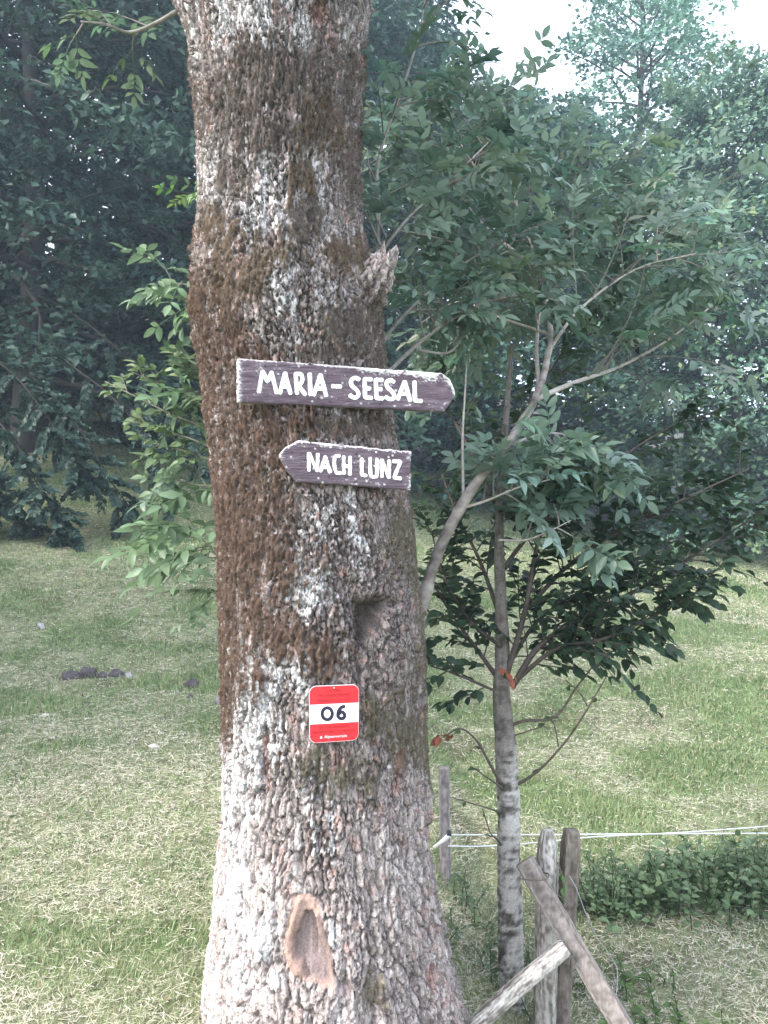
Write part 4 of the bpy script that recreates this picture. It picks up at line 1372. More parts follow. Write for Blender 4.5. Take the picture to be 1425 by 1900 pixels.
def strokes(polys, p0, a, off, wpx, root, name='letter', colr=(0.80, 0.80, 0.79), thick=0.0012, mat=None, seed=0, wob=0.10):
    """one painted letter: its brush strokes laid on the board as thin raised paint"""
    mat = mat or M_WHITE
    b = Buf()
    rr = np.random.default_rng(seed)
    n = np.array([sin(a), -cos(a), 0.0])
    for k, pl in enumerate(polys):
        pts = np.array(pl, float)
        sm = len(pts) > 3
        m = 22 if sm else 9 * (len(pts) - 1) + 1
        if sm:
            P = resample(np.c_[pts, np.zeros(len(pts))], m)[:, :2]
        else:
            q = np.linspace(0, len(pts) - 1 - 1e-9, m)
            i = q.astype(int)
            P = pts[i] + (pts[i + 1] - pts[i]) * (q - i)[:, None]
        T = np.gradient(P, axis=0)
        T /= np.linalg.norm(T, axis=1)[:, None] + 1e-9
        N = np.stack([-T[:, 1], T[:, 0]], -1)
        hw = wpx / 2 * (1 + wob * (rr.uniform(-1, 1, m)))
        L = np.vstack([P[0] - T[0] * wpx * 0.28, P, P[-1] + T[-1] * wpx * 0.28])
        NN = np.vstack([N[0], N, N[-1]])
        hw = np.concatenate([[hw[0] * 0.6], hw, [hw[-1] * 0.6]])
        A = L + NN * hw[:, None]
        Bq = L - NN * hw[:, None]
        mm = len(L)
        uv = np.vstack([A, Bq])
        oo = off + thick + 0.00012 * (k + 1)
        top_ = ray_plane(uv[:, 0], uv[:, 1], p0, a, oo)
        bot_ = ray_plane(uv[:, 0], uv[:, 1], p0, a, oo) - n * (thick + 0.002)
        i = np.arange(mm - 1)
        Fq = np.vstack([np.stack([i, i + 1, mm + i + 1, mm + i], -1), np.stack([2 * mm + i, 2 * mm + i + 1, i + 1, i], -1), np.stack([mm + i, mm + i + 1, 3 * mm + i + 1, 3 * mm + i], -1)])
        Fq = np.vstack([Fq, [[0, mm, 3 * mm, 2 * mm], [mm - 1, 3 * mm - 1, 4 * mm - 1, 2 * mm - 1]]])
        nz = fbm(uv[:, 0] * 0.5, uv[:, 1] * 0.5, seed=seed + 3)
        cc = np.asarray(colr)[None] * (0.93 + 0.14 * nz)[:, None]
        b.add(np.vstack([top_, bot_]), Fq, np.vstack([cc, cc]))
    return b.build(name, mat, root, smooth=False)


A1 = radians(14)
axm, rm = trunk_axis(EYE - (706 - 950) / F * 2.5)
P1 = np.array([axm - (rm + 0.026) * sin(A1), TD - (rm + 0.026) * cos(A1), 0])
top1 = [(439, 665), (560, 673), (700, 684), (821, 692), (836, 705), (846, 728)]
bot1 = [(439, 746), (446, 746.5), (640, 755), (824, 764), (835, 750), (846, 731)]
s1 = board('sign_board', 'long brown board lettered MARIA-SEESAL, pointed at one end', top1, bot1, (440, 845), P1, A1, 0.026, 600, lambda s: 2 + 12 * sst(560, 820, s))
Z1 = lambda pts: px(6.477, 430, 650, pts)
Z2 = lambda pts: px(6.477, 640, 660, pts)
maria = [[Z1([(325, 500), (370, 250)]), Z1([(370, 250), (430, 375), (478, 262)]), Z1([(478, 262), (540, 512)])],
         [Z1([(578, 515), (640, 272)]), Z1([(640, 272), (706, 520)]), Z1([(606, 432), (676, 437)])],
         [Z1([(768, 275), (785, 520)]), Z1([(770, 280), (830, 288), (850, 340), (835, 390), (790, 425)]), Z1([(805, 425), (885, 532)])],
         [Z1([(937, 282), (946, 535)])],
         [Z1([(988, 538), (1065, 292)]), Z1([(1065, 292), (1136, 545)]), Z1([(1025, 455), (1108, 462)])],
         [Z1([(1210, 430), (1312, 435)])],
         [Z2([(172, 285), (120, 265), (75, 300), (85, 360), (140, 410), (165, 460), (140, 500), (95, 500), (62, 472)])],
         [Z2([(237, 275), (242, 500)]), Z2([(245, 278), (318, 285)]), Z2([(245, 388), (302, 394)]), Z2([(245, 500), (322, 508)])],
         [Z2([(370, 285), (382, 512)]), Z2([(375, 288), (450, 292)]), Z2([(380, 400), (438, 402)]), Z2([(385, 508), (456, 514)])],
         [Z2([(590, 315), (545, 292), (500, 320), (510, 375), (565, 430), (595, 480), (575, 518), (530, 518), (490, 495)])],
         [Z2([(635, 522), (718, 310)]), Z2([(718, 310), (785, 540)]), Z2([(668, 455), (752, 458)])],
         [Z2([(837, 312), (842, 535)]), Z2([(845, 540), (920, 545)])]]
for q, lt in enumerate(maria):
    strokes(lt, P1, A1, 0.026, 7.6, s1, seed=610 + q)


def nail(u, v, p0, a, off, root, rad=0.004, col_=(0.05, 0.045, 0.045)):
    c = ray_plane(u, v, p0, a, off)
    n = np.array([sin(a), -cos(a), 0])
    v_, f_ = tube(np.array([c - n * 0.004, c + n * 0.0012, c + n * 0.0022]), [rad, rad, rad * 0.6], 10)
    mk('nail', v_, f_, M_METAL, root, np.broadcast_to(col_, (len(v_), 3)))


for (u_, v_) in ((590, 738), (704, 748), (575, 674), (700, 692)):
    nail(u_, v_, P1, A1, 0.026, s1)

axm, rm = trunk_axis(EYE - (862 - 950) / F * 2.5)
A2 = radians(13)
P2 = np.array([axm - (rm + 0.026) * sin(A2), TD - (rm + 0.026) * cos(A2), 0])
top2 = [(518, 842), (530, 830), (553, 817), (640, 826), (763, 838)]
bot2 = [(518, 846), (532, 870), (551, 895), (640, 900), (763, 910)]
s2 = board('sign_board', 'shorter brown board lettered NACH LUNZ, pointed towards the mossy side', top2, bot2, (518, 763), P2, A2, 0.024, 640, lambda s: 5 + 0 * s)
nach = [[Z1([(925, 1235), (928, 1445)]), Z1([(930, 1240), (1028, 1450)]), Z1([(1032, 1445), (1034, 1245)])],
        [Z1([(1068, 1455), (1125, 1275)]), Z1([(1125, 1275), (1182, 1465)]), Z1([(1095, 1400), (1158, 1405)])],
        [Z1([(1295, 1268), (1248, 1275), (1232, 1340), (1240, 1420), (1262, 1468), (1308, 1475)])],
        [Z1([(1345, 1275), (1348, 1482)]), Z2([(63, 1215), (60, 1428)]), Z2([(2, 1325), (55, 1330)])],
        [Z2([(203, 1235), (203, 1425)]), Z2([(205, 1432), (258, 1440)])],
        [Z2([(303, 1230), (308, 1420), (325, 1450), (360, 1455), (385, 1425), (385, 1245)])],
        [Z2([(438, 1250), (446, 1455)]), Z2([(445, 1255), (530, 1465)]), Z2([(533, 1465), (532, 1258)])],
        [Z2([(580, 1268), (668, 1272)]), Z2([(668, 1275), (592, 1460)]), Z2([(590, 1465), (672, 1475)])]]
for q, lt in enumerate(nach):
    strokes(lt, P2, A2, 0.024, 6.4, s2, seed=650 + q, wob=0.2)
for (u_, v_) in ((660, 893), (661, 841), (565, 852)):
    nail(u_, v_, P2, A2, 0.024, s2)

# ------------------------------------------------------------------ trail marker plate
A3 = radians(4)
axm, rm = trunk_axis(EYE - (1325 - 950) / F * 2.45)
P3 = np.array([axm + 0.01, TD - rm - 0.022, 0])
TLc, TRc, BRc, BLc = np.array((573.2, 1273.5)), np.array((666.5, 1269.8)), np.array((665.5, 1373.5)), np.array((574, 1379.5))


def pl_uv(s, t):
    s = np.asarray(s, float)[..., None]
    t = np.asarray(t, float)[..., None]
    return (TLc * (1 - s) + TRc * s) * (1 - t) + (BLc * (1 - s) + BRc * s) * t


def pl_pt(s, t, off):
    uv = pl_uv(s, t)
    return ray_plane(uv[..., 0], uv[..., 1], P3, A3, off)


def rounded(s0, t0, s1, t1, rs, n=9, corners=(1, 1, 1, 1)):
    asp = 105.0 / 93.0
    out_ = []
    for k, (cx, cy, a0) in enumerate(((s1, t0, -90), (s1, t1, 0), (s0, t1, 90), (s0, t0, 180))):
        if not corners[k]:
            out_.append((cx, cy))
            continue
        ox = cx - rs if cx == s1 else cx + rs
        oy = cy - rs / asp if cy == t1 else cy + rs / asp
        for a in np.linspace(a0, a0 + 90, n):
            out_.append((ox + rs * cos(radians(a)), oy + rs / asp * sin(radians(a))))
    return np.array(out_)


def plate_piece(name, ol, off0, off1, colr, root, lab=None):
    n = len(ol)
    c = ol.mean(0)
    f0 = pl_pt(ol[:, 0], ol[:, 1], off1)
    nrm = np.array([sin(A3), -cos(A3), 0])
    b0 = f0 - nrm * (off1 - off0)
    cf = pl_pt(c[0], c[1], off1)
    V = np.vstack([f0, b0, cf[None], (cf - nrm * (off1 - off0))[None]])
    i = np.arange(n)
    j = (i + 1) % n
    Ft = np.vstack([np.stack([i, j, np.full(n, 2 * n)], -1), np.stack([j + n, i + n, np.full(n, 2 * n + 1)], -1), np.stack([i, i + n, j], -1), np.stack([j, i + n, j + n], -1)])
    o = mk(name, V, Ft, M_PLATE, root, np.broadcast_to(colr, (len(V), 3)), smooth=False)
    if lab:
        o['label'] = lab
    return o


cpt = pl_pt(0.5, 1.0, 0.0)
pl = thing('trail_marker', 'small red and white enamel plate with the number 06', 'sign', cpt)
RED = (0.62, 0.022, 0.030)
plate_piece('plate', rounded(0, 0, 1, 1, 0.145), 0.0, 0.0035, (0.70, 0.66, 0.66), pl)
plate_piece('red_field', rounded(0.012, 0.008, 0.992, 0.325, 0.135, corners=(1, 0, 0, 1)), 0.0030, 0.0042, RED, pl)
plate_piece('red_field', rounded(0.012, 0.672, 0.992, 0.992, 0.135, corners=(0, 1, 1, 0)), 0.0030, 0.0042, RED, pl)
plate_piece('white_band', rounded(0.0, 0.331, 0.997, 0.667, 0.1, corners=(0, 0, 0, 0)), 0.0030, 0.0042, (0.82, 0.82, 0.82), pl)
ZP = lambda pts: px(10.18, 550, 1250, pts)
th_ = np.linspace(0, 2 * pi, 21)
zero = [(582 + 96 * cos(t), 757 + 112 * sin(t)) for t in th_]
six = [(905, 618), (845, 640), (800, 700), (784, 760), (790, 815), (845, 852), (898, 830), (912, 780), (880, 730), (835, 728), (800, 762)]
strokes([ZP(zero)], P3, A3, 0.0042, 6.2, pl, 'digit', (0.018, 0.016, 0.035), 0.0004, M_PLATE, 700, 0.03)
strokes([ZP(six)], P3, A3, 0.0042, 6.4, pl, 'digit', (0.018, 0.016, 0.035), 0.0004, M_PLATE, 701, 0.03)


def text_on(txt, s_c, t_c, width, height, colr, name='lettering'):
    cu = bpy.data.curves.new('txt', 'FONT')
    cu.body = txt
    cu.resolution_u = 2
    to = bpy.data.objects.new('txt', cu)
    C.objects.link(to)
    dg = bpy.context.evaluated_depsgraph_get()
    me = bpy.data.meshes.new_from_object(to.evaluated_get(dg))
    V = np.zeros(len(me.vertices) * 3)
    me.vertices.foreach_get('co', V)
    V = V.reshape(-1, 3)
    me.calc_loop_triangles()
    T = np.zeros(len(me.loop_triangles) * 3, np.int32)
    me.loop_triangles.foreach_get('vertices', T)
    T = T.reshape(-1, 3)
    bpy.data.objects.remove(to)
    bpy.data.meshes.remove(me)
    bpy.data.curves.remove(cu)
    x0, x1, y0, y1 = V[:, 0].min(), V[:, 0].max(), V[:, 1].min(), V[:, 1].max()
    s = s_c + ((V[:, 0] - x0) / (x1 - x0) - 0.5) * width
    t = t_c - ((V[:, 1] - y0) / (y1 - y0) - 0.5) * height
    W3 = pl_pt(s, t, 0.0047)
    mk(name, W3, T, M_PLATE, pl, np.broadcast_to(colr, (len(W3), 3)), smooth=False)


DRED = (0.17, 0.008, 0.014)
text_on('ÖSTERR.', 0.50, 0.085, 0.28, 0.055, DRED)
text_on('WEITWANDERWEG', 0.50, 0.175, 0.66, 0.050, DRED)
text_on('MARIAZELLERWEG', 0.50, 0.265, 0.66, 0.050, DRED)
text_on('SEKTION WANDERN', 0.50, 0.735, 0.62, 0.045, DRED)
text_on('NACHRICHTEN DER SEKTION', 0.49, 0.815, 0.84, 0.045, DRED)
text_on('Alpenverein', 0.53, 0.91, 0.46, 0.065, (0.80, 0.76, 0.76))
e_ = rounded(0.22, 0.89, 0.26, 0.93, 0.019)
plate_piece('emblem', e_, 0.0040, 0.0046, (0.80, 0.76, 0.76), pl)
for (s_, t_) in ((0.50, 0.045), (0.045, 0.50), (0.955, 0.50)):
    uv = pl_uv(s_, t_)
    nail(uv[0], uv[1], P3, A3, 0.0042, pl, 0.0022, (0.55, 0.52, 0.50))

# ------------------------------------------------------------------ fence


def wooden(name, label, cat, P, hw, hd, seed, c_lo, c_hi, group=None, round_=0.5, top_taper=None, n=170, sides=44, base_z=None, up_ref=None):
    """post or rail: squarish section with worn edges, split grain along its length"""
    P = resample(np.array(P), n)
    T = np.gradient(P, axis=0)
    T /= np.linalg.norm(T, axis=1)[:, None]
    ref = np.array([0, 1.0, 0]) if up_ref is None else np.asarray(up_ref, float)
    A = np.cross(T, ref)
    A /= np.linalg.norm(A, axis=1)[:, None]
    Bn = np.cross(A, T)
    ph = np.arange(sides) / sides * 2 * pi
    e = 2.0 / (2 + 6 * (1 - round_))
    sx_, sy_ = np.sign(np.cos(ph)) * np.abs(np.cos(ph)) ** e, np.sign(np.sin(ph)) * np.abs(np.sin(ph)) ** e
    tq = np.linspace(0, 1, n)
    tp = np.ones(n) if top_taper is None else np.interp(tq, *np.array(top_taper).T)
    PH, TQ = np.meshgrid(ph, tq)
    Ln = np.linalg.norm(P[-1] - P[0])
    gr = fbm(np.cos(PH) * 4 + seed, np.sin(PH) * 4, TQ * Ln * 4, seed=seed, octv=4)
    g2 = fbm(np.cos(PH) * 9 + seed, np.sin(PH) * 9, TQ * Ln * 26, seed=seed + 2, octv=3)
    ck = fbm(np.cos(PH) * 11 + seed, np.sin(PH) * 11, TQ * Ln * 2.2, seed=seed + 5, octv=2)
    crack = np.exp(-((ck - 0.5) / 0.025) ** 2)
    g3 = fbm(np.cos(PH) * 22 + seed, np.sin(PH) * 22, TQ * Ln * 60, seed=seed + 6, octv=3)
    k = tp[:, None] * (1 + 0.26 * (gr - 0.5) + 0.08 * (g2 - 0.5) + 0.05 * (g3 - 0.5) - 0.09 * crack)
    V = P[:, None, :] + (hw * k * sx_[None])[..., None] * A[:, None, :] + (hd * k * sy_[None])[..., None] * Bn[:, None, :]
    V = V.reshape(-1, 3)
    Fq = grid_faces(n, sides, True)
    V = np.vstack([V, P[0], P[-1]])
    jj = np.arange(0, sides, 2)
    Fq = np.vstack([Fq, np.stack([np.full_like(jj, n * sides), (jj + 2) % sides, jj + 1, jj], -1),
                    np.stack([np.full_like(jj, n * sides + 1), (n - 1) * sides + jj, (n - 1) * sides + jj + 1, (n - 1) * sides + (jj + 2) % sides], -1)])
    cc = lerp(np.asarray(c_lo), np.asarray(c_hi), np.clip(sst(0.34, 0.64, 0.35 * gr + 0.3 * g2 + 0.35 * g3) - 0.35 * crack, 0, 1)).reshape(-1, 3)
    cc = np.vstack([cc, np.asarray(c_hi) * 0.9, np.asarray(c_hi) * 0.95])
    zb = P[:, 2].min() if base_z is None else base_z
    bi = np.argmin(P[:, 2])
    root = thing(name, label, cat, (P[bi, 0], P[bi, 1], zb), group)
    mk('timber', V, Fq, M_WOOD, root, cc)
    return root


def gz1(p):
    return float(ground_z(p[0], p[1]))


def post_pts(ut, vt, ub, d, extra=0.12):
    tp_ = at(ut, vt, d)
    b = at(ub, 1900, d)
    dirn = (tp_ - b) / (tp_[2] - b[2])
    zg = gz1(b)
    bb = b + dirn * (zg - extra - b[2])
    return [bb, bb * 0.5 + tp_ * 0.5, tp_]


wooden('fence_post', 'round-topped thick fence post covered in pale lichen, beside the slim tree', 'post', post_pts(1016, 1540, 1011, 2.92), 0.039, 0.039, 801, (0.13, 0.115, 0.10), (0.52, 0.49, 0.45),
       'old wooden fence posts', 0.85, [(0, 1.06), (0.86, 1.0), (0.95, 0.85), (1, 0.5)])
wooden('fence_post', 'squared brown fence post leaning behind the round-topped post', 'post', post_pts(1061, 1541, 1037, 3.02), 0.033, 0.034, 802, (0.10, 0.082, 0.066), (0.24, 0.205, 0.17),
       'old wooden fence posts', 0.35, [(0, 1.0), (0.93, 1.0), (1, 0.78)])
brace = wooden('fence_rail', 'brown sawn rail leaning steeply across the fence posts', 'rail', [at(1172, 1935, 2.62), at(1060, 1745, 2.75), at(973, 1597, 2.84)], 0.034, 0.026, 803, (0.11, 0.095, 0.086), (0.27, 0.235, 0.21), None, 0.18, None)
wooden('log_brace', 'short bark-speckled pole propped from the trunk foot to the rail', 'pole', [at(880, 1905, 2.66), at(965, 1828, 2.68), at(1050, 1757, 2.70)], 0.029, 0.029, 804, (0.12, 0.10, 0.085), (0.56, 0.53, 0.48), None, 0.9, [(0, 1.0), (0.97, 0.95), (1, 0.8)])
tp_ = post_pts(824, 1424, 830, 3.75)
thin = wooden('electric_fence_post', 'thin grey fence stake with white insulator carrying the fence tape', 'post', tp_, 0.024, 0.02, 805, (0.20, 0.175, 0.175), (0.36, 0.33, 0.33), None, 0.2, None)
ins = path([(806, 1572, 3.70), (822, 1560, 3.68), (834, 1549, 3.69)])
v_, f_ = tube(resample(ins, 12), np.linspace(0.008, 0.012, 12), 10)
mk('insulator', v_, f_, M_PLATE, thin, np.broadcast_to((0.78, 0.78, 0.76), (len(v_), 3)))
v_, f_ = tube(path([(829, 1546, 3.69), (837, 1547, 3.69)]), 0.014, 10)
mk('insulator_cap', v_, f_, M_PLATE, thin, np.broadcast_to((0.03, 0.03, 0.03), (len(v_), 3)))


def cord(name, label, pts, rad, colr, cat, group=None, sides=6, n=60):
    P = resample(path(pts), n)
    v, f = tube(P, rad, sides)
    o = mk(name, v, f, M_METAL, None, np.broadcast_to(colr, (len(v), 3)), loc=P[0])
    return tag(o, label, cat, group)


WH = (0.80, 0.81, 0.80)
cord('electric_fence_line', 'white electric fence line running level from the thin stake', [(834, 1549, 3.72), (960, 1549, 3.85), (1100, 1548, 4.0), (1260, 1547, 4.2), (1440, 1546, 4.4), (1700, 1543, 4.9)], 0.0032, WH, 'cord')
cord('electric_fence_line', 'white electric fence line sagging below the level one, then climbing over it', [(832, 1570, 3.72), (900, 1570, 3.8), (1000, 1563, 3.9), (1100, 1553, 4.05), (1260, 1545, 4.25), (1440, 1532, 4.5), (1700, 1512, 4.9)], 0.0032, WH, 'cord')
cord('wire_loop', 'rusty wire tied round the leaning rail and lichened post', [(965, 1630, 2.80), (985, 1633, 2.77), (1012, 1632, 2.76), (1018, 1622, 2.80), (1000, 1618, 2.86)], 0.0022, (0.10, 0.075, 0.06), 'wire')
cord('loose_wire', 'slack grey wire trailing from the squared post over the weeds', [(1056, 1625, 2.97), (1070, 1650, 2.95), (1085, 1690, 2.95), (1105, 1735, 2.95), (1130, 1770, 2.95), (1145, 1800, 2.9), (1142, 1850, 2.85), (1130, 1885, 2.75)], 0.0018, (0.30, 0.30, 0.31), 'wire')
cord('wire_stub', 'short dark wire twisted between the two thick posts', [(1020, 1645, 2.90), (1035, 1660, 2.93), (1050, 1672, 2.96), (1060, 1682, 2.97)], 0.002, (0.16, 0.14, 0.13), 'wire')

# ------------------------------------------------------------------ plants at the fence
NET_T = [leaflet(1.0, 0.62, 0.16, 0.2), leaflet(1.0, 0.55, 0.2, 0.35)]


def weed_mass(name, label, cat, spots, seed, cols, size=(0.03, 0.055), hmax=0.28, kind='stuff'):
    r = np.random.default_rng(seed)
    b, lf = Buf(), []
    for (x, y, h) in spots:
        z = float(ground_z(x, y))
        top_ = np.array([x + r.normal(0, 0.05), y + r.normal(0, 0.05), z + h])
        q = np.linspace(0, 1, 6)[:, None]
        P = np.array([x, y, z - 0.02]) * (1 - q) + top_ * q + np.array([r.normal(0, 0.03), r.normal(0, 0.03), 0]) * np.sin(q * pi)
        v, f = tube(P, np.linspace(0.003, 0.0015, 6), 4, cap=False)
        b.add(v, f, np.array([0.07, 0.085, 0.04]))
        lf += single_leaves_on(P, r, int(6 + h * 34), size, cols, 0.5)
    P = np.array([i[0] for i in lf])
    X = np.array([i[1] for i in lf])
    Z = np.array([i[2] for i in lf])
    sc = np.array([i[3] for i in lf])
    cl = np.array([i[4] for i in lf])
    root = thing(name, label, cat, (spots[0][0], spots[0][1], float(ground_z(spots[0][0], spots[0][1]))))
    o = b.build('stems', M_LEAF, root)
    o['kind'] = 'stuff'
    bb = Buf()
    for k in range(2):
        ids = np.arange(k, len(P), 2)
        V, Fq = scatter(*NET_T[k], P[ids], frames(X[ids], Z[ids]), sc[ids])
        bb.add(V, Fq, np.repeat(cl[ids], len(NET_T[k][0]), 0))
    o = bb.build('foliage', M_LEAF, root)
    o['kind'] = 'stuff'
    return root


r = np.random.default_rng(51)
NETC = (np.array([0.095, 0.155, 0.070]), np.array([0.210, 0.295, 0.150]))
sp_ = []
for k in range(330):
    x = r.uniform(1.02, 3.0)
    y = 3.95 + 0.16 * (x - 1.0) + r.normal(0, 0.12)
    h = np.clip((0.08 + 0.17 * sst(1.0, 1.7, x)) * (0.75 + 0.5 * fbm(np.array(x * 3), np.array(y * 3), seed=71)) * r.uniform(0.75, 1.15), 0.06, 0.36)
    sp_.append((x, y, float(h)))
weed_mass('nettle_patch', 'low bushy row of nettles across the mown grass beyond the leaning rail', 'nettles', sp_, 52, NETC)
sp_ = [(float(r.uniform(0.85, 1.15)), float(r.uniform(3.85, 4.2)), float(r.uniform(0.12, 0.3))) for k in range(36)]
weed_mass('weed_clump', 'thin straggly weeds between the squared post and the nettle row', 'weeds', sp_, 53, NETC, (0.02, 0.04))
sp_ = [(float(r.uniform(0.30, 0.62)), float(r.uniform(3.1, 3.7)), float(r.uniform(0.06, 0.2))) for k in range(38)]
weed_mass('weed_clump', 'grey-green weeds round the foot of the slim tree', 'weeds', sp_, 54, (np.array([0.09, 0.14, 0.07]), np.array([0.19, 0.25, 0.15])), (0.02, 0.042))
sp_ = [(float(r.uniform(0.62, 1.3)), float(r.uniform(2.85, 3.4)), float(r.uniform(0.04, 0.12))) for k in range(45)]
weed_mass('weed_clump', 'fresh green weeds round the foot of the leaning rail', 'weeds', sp_, 55, (np.array([0.07, 0.135, 0.035]), np.array([0.15, 0.23, 0.07])), (0.02, 0.04))
iv = single_leaves_on(resample(path([(1035, 1600, 2.88), (1045, 1640, 2.88), (1040, 1690, 2.88), (1030, 1720, 2.88)]), 20), r, 26, (0.018, 0.034), (np.array([0.05, 0.12, 0.03]), np.array([0.12, 0.22, 0.06])))
ivr = thing('climbing_sprig', 'small green climbing sprig between the two thick posts', 'plant', at(1032, 1725, 2.88))
stem('stem', path([(1035, 1600, 2.88), (1045, 1640, 2.88), (1040, 1690, 2.88), (1030, 1725, 2.88)]), 0.003, 0.002, ivr, (0.12, 0.10, 0.07))
leaf_crown(ivr, iv, OVAL_T, M_LEAF, 0, 'foliage')

# ------------------------------------------------------------------ grass and cut straw


def blades(n, ymin, ymax, ypow, seed, straw, name, label):
    r = np.random.default_rng(seed)
    m = int(n * 2.4)
    t = r.uniform(0, 1, m) ** ypow
    y = ymin * (ymax / ymin) ** t
    half = y * 0.56 + 0.35
    x = r.uniform(-1, 1, m) * half
    s = straw_mask(x, y)
    pr = s * 0.85 + 0.15 if straw else 1 - 0.55 * s
    tuft = fbm(x * 3.2, y * 3.2, seed=seed + 3, octv=3)
    pr = pr * (0.5 + 0.5 * sst(0.35, 0.60, tuft))
    keep = r.uniform(0, 1, m) < pr
    # not inside the trunk
    ax_, ar_ = trunk_axis(np.array([0.0]))
    keep &= np.hypot(x - ax_[0], y - TD) > ar_[0] * 0.95
    x, y = x[keep][:n], y[keep][:n]
    k = len(x)
    z = ground_z(x, y) + 0.012 * (fbm(x * 5, y * 5, seed=77, octv=2) - 0.5)
    dist = np.maximum(y, 2.5)
    wdt = np.clip(0.0010 * dist, 0.0028, 0.018) * r.uniform(0.7, 1.3, k)
    if straw:
        ln = r.uniform(0.025, 0.07, k) * (0.8 + 0.05 * dist)
        el = np.abs(r.normal(0.05, 0.18, k))
        z = z + r.uniform(0.0, 0.03, k)
        wdt *= 0.66
    else:
        ln = r.uniform(0.022, 0.06, k) * (0.85 + 0.05 * dist) * (0.7 + 0.8 * fbm(x * 1.5, y * 1.5, seed=5))
        el = np.clip(r.normal(0.85, 0.35, k), 0.15, 1.5)
    az = r.uniform(0, 2 * pi, k)
    d = np.stack([np.cos(az) * np.cos(el), np.sin(az) * np.cos(el), np.sin(el)], -1)
    sd = np.stack([-np.sin(az), np.cos(az), r.normal(0, 0.3, k)], -1)
    p0 = np.stack([x, y, z - 0.004], -1)
    tip = p0 + d * ln[:, None]
    tip[:, 2] -= ln * (0.10 if not straw else 0.05)
    hw = sd * (wdt * 0.62)[:, None]
    V = np.stack([p0 - hw, p0 + hw, tip], 1).reshape(-1, 3)
    Fq = np.arange(k * 3).reshape(-1, 3)
    if straw:
        c = lerp(np.array([0.46, 0.42, 0.31]), np.array([0.76, 0.71, 0.58]), r.uniform(0, 1, k))
    else:
        mixv = np.clip(0.5 + 1.4 * (fbm(x * 0.8, y * 0.8, seed=8) - 0.5) + r.normal(0, 0.2, k), 0, 1)
        c = lerp(np.array([0.120, 0.195, 0.075]), np.array([0.280, 0.360, 0.165]), mixv)
        dry = r.uniform(0, 1, k) < 0.16
        c[dry] = np.array([0.42, 0.37, 0.23])
    c = c * r.uniform(0.8, 1.2, (k, 1))
    o = mk(name, V, Fq, M_GRASS, None, np.repeat(c, 3, 0), smooth=False)
    return tag(o, label, 'grass', None, 'stuff')


blades(340000, 2.2, 30, 0.85, 901, False, 'grass', 'short mown green grass of the meadow')
blades(190000, 2.2, 30, 0.85, 902, True, 'cut_straw', 'pale dry mowings lying over the grass')

# ------------------------------------------------------------------ stones and litter on the meadow


def stone(u, v, wpx, hpx, label, colr, seed, name='stone', group=None):
    r = np.random.default_rng(seed)
    # where the pixel ray meets the ground
    d = 3.0
    while d < 30:
        p = at(u, v, d)
        if p[2] <= float(ground_z(p[0], p[1])):
            break
        d += 0.02
    w_ = wpx / F * d / 2
    h_ = hpx / F * d
    nu, nv = 16, 10
    a, bb = np.meshgrid(np.arange(nu) / nu * 2 * pi, np.linspace(-pi / 2, pi / 2, nv))
    V = np.stack([np.cos(a) * np.cos(bb), np.sin(a) * np.cos(bb), np.sin(bb)], -1).reshape(-1, 3)
    nn = fbm(V[:, 0] * 1.6 + seed, V[:, 1] * 1.6, V[:, 2] * 1.6, seed=seed, octv=3)
    V = V * (0.35 + 1.3 * nn)[:, None] * np.array([w_, w_ * 0.8, h_ * 0.75])
    q = fbm(V[:, 0] * 30, V[:, 1] * 30, V[:, 2] * 30, seed=seed)
    c = np.asarray(colr)[None] * (0.6 + 0.8 * q)[:, None]
    z = float(ground_z(p[0], p[1]))
    base_ = np.array([p[0], p[1], z + h_ * 0.22])
    o = mk(name, V + base_, grid_faces(nv, nu, True), M_STONE, None, c, loc=(p[0], p[1], z))
    return tag(o, label, 'stone' if name == 'stone' else 'wood chip', group)


SC = (0.085, 0.072, 0.078)
stone(131, 1260, 30, 15, 'dark field stone at the outer end of the row of stones on the meadow', SC, 1, group='stones in the meadow')
stone(160, 1257, 32, 18, 'tallest field stone in the row of stones on the meadow', SC, 2, group='stones in the meadow')
stone(190, 1256, 24, 9, 'flat field stone in the middle of the row on the meadow', SC, 3, group='stones in the meadow')
stone(216, 1255, 30, 14, 'field stone next to last in the row on the meadow', SC, 4, group='stones in the meadow')
stone(239, 1257, 12, 10, 'small pale stone ending the row on the meadow', (0.36, 0.34, 0.34), 5, group='stones in the meadow')
stone(355, 1275, 26, 17, 'single dark stone lying apart between the stone row and the trunk', SC, 6, group='stones in the meadow')
stone(352, 1296, 12, 7, 'tiny dark stone below the single dark stone', SC, 7, group='stones in the meadow')
stone(406, 1306, 15, 11, 'grey stone close to the edge of the thick trunk', (0.24, 0.22, 0.23), 8, group='stones in the meadow')
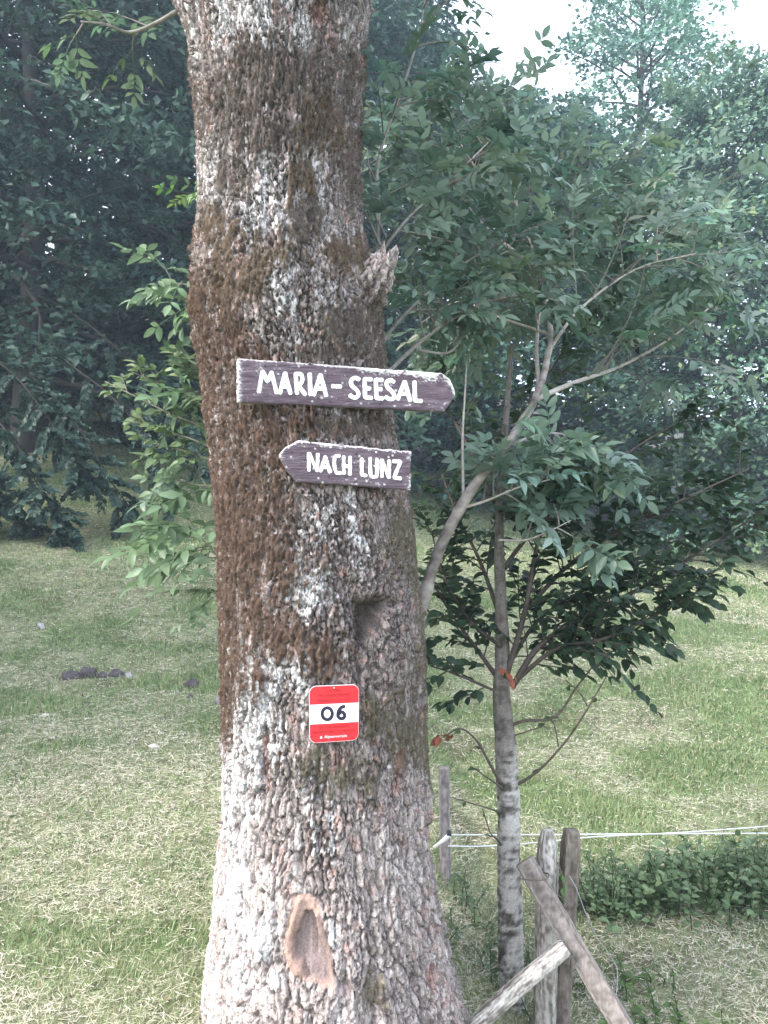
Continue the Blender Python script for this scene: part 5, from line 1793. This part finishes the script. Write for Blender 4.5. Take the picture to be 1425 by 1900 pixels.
stone(85, 1330, 18, 6, 'pale flat wood chip below the outer end of the stone row', (0.50, 0.46, 0.41), 9, 'wood_chip', 'pale chips in the grass')
stone(98, 1372, 9, 6, 'tiny pale wood chip in the green grass', (0.50, 0.46, 0.41), 10, 'wood_chip', 'pale chips in the grass')
stone(284, 1389, 21, 7, 'pale flat wood chip in the lush green strip of grass', (0.52, 0.47, 0.42), 11, 'wood_chip', 'pale chips in the grass')
stone(77, 1166, 15, 9, 'light grey stone on the slope above the stone row', (0.36, 0.34, 0.35), 12, group='stones in the meadow')
# lettering, digits, nails and colour fields belong to the board or plate that carries them
for root_, host in ((s1, 'board'), (s2, 'board'), (pl, 'plate'), (thin, 'insulator')):
    hostob = [c for c in root_.children if c.name.split('.')[0] == host][0]
    for c in list(root_.children):
        if c is not hostob and not (root_ is thin and c.name.split('.')[0] == 'timber'):
            c.parent = hostob
            c.location = (0, 0, 0)
hm = bpy.data.materials.new('haze')
hm.use_nodes = True
hm.node_tree.nodes.clear()
pvn = hm.node_tree.nodes.new('ShaderNodeVolumePrincipled')
pvn.inputs['Color'].default_value = (0.68, 0.85, 1.0, 1)
pvn.inputs['Density'].default_value = HAZE
pvn.inputs['Anisotropy'].default_value = 0.2
ho = hm.node_tree.nodes.new('ShaderNodeOutputMaterial')
hm.node_tree.links.new(pvn.outputs[0], ho.inputs['Volume'])
hx0, hx1, hy0, hy1, hz0, hz1 = -1250, 1250, -60, 1560, -8, 36
HV = np.array([(x, y, z) for x in (hx0, hx1) for y in (hy0, hy1) for z in (hz0, hz1)], float)
HF = np.array([(0, 1, 3, 2), (4, 6, 7, 5), (0, 4, 5, 1), (2, 3, 7, 6), (0, 2, 6, 4), (1, 5, 7, 3)])
hz = mk('haze', HV, HF, hm, smooth=False)  # air volume added partly to imitate veiling lens glare
hz['kind'] = 'stuff'
hz['label'] = 'thin bluish haze over the meadow, partly imitating lens glare'
print('scene done', sum(len(o.data.polygons) for o in bpy.data.objects if o.type == 'MESH'))
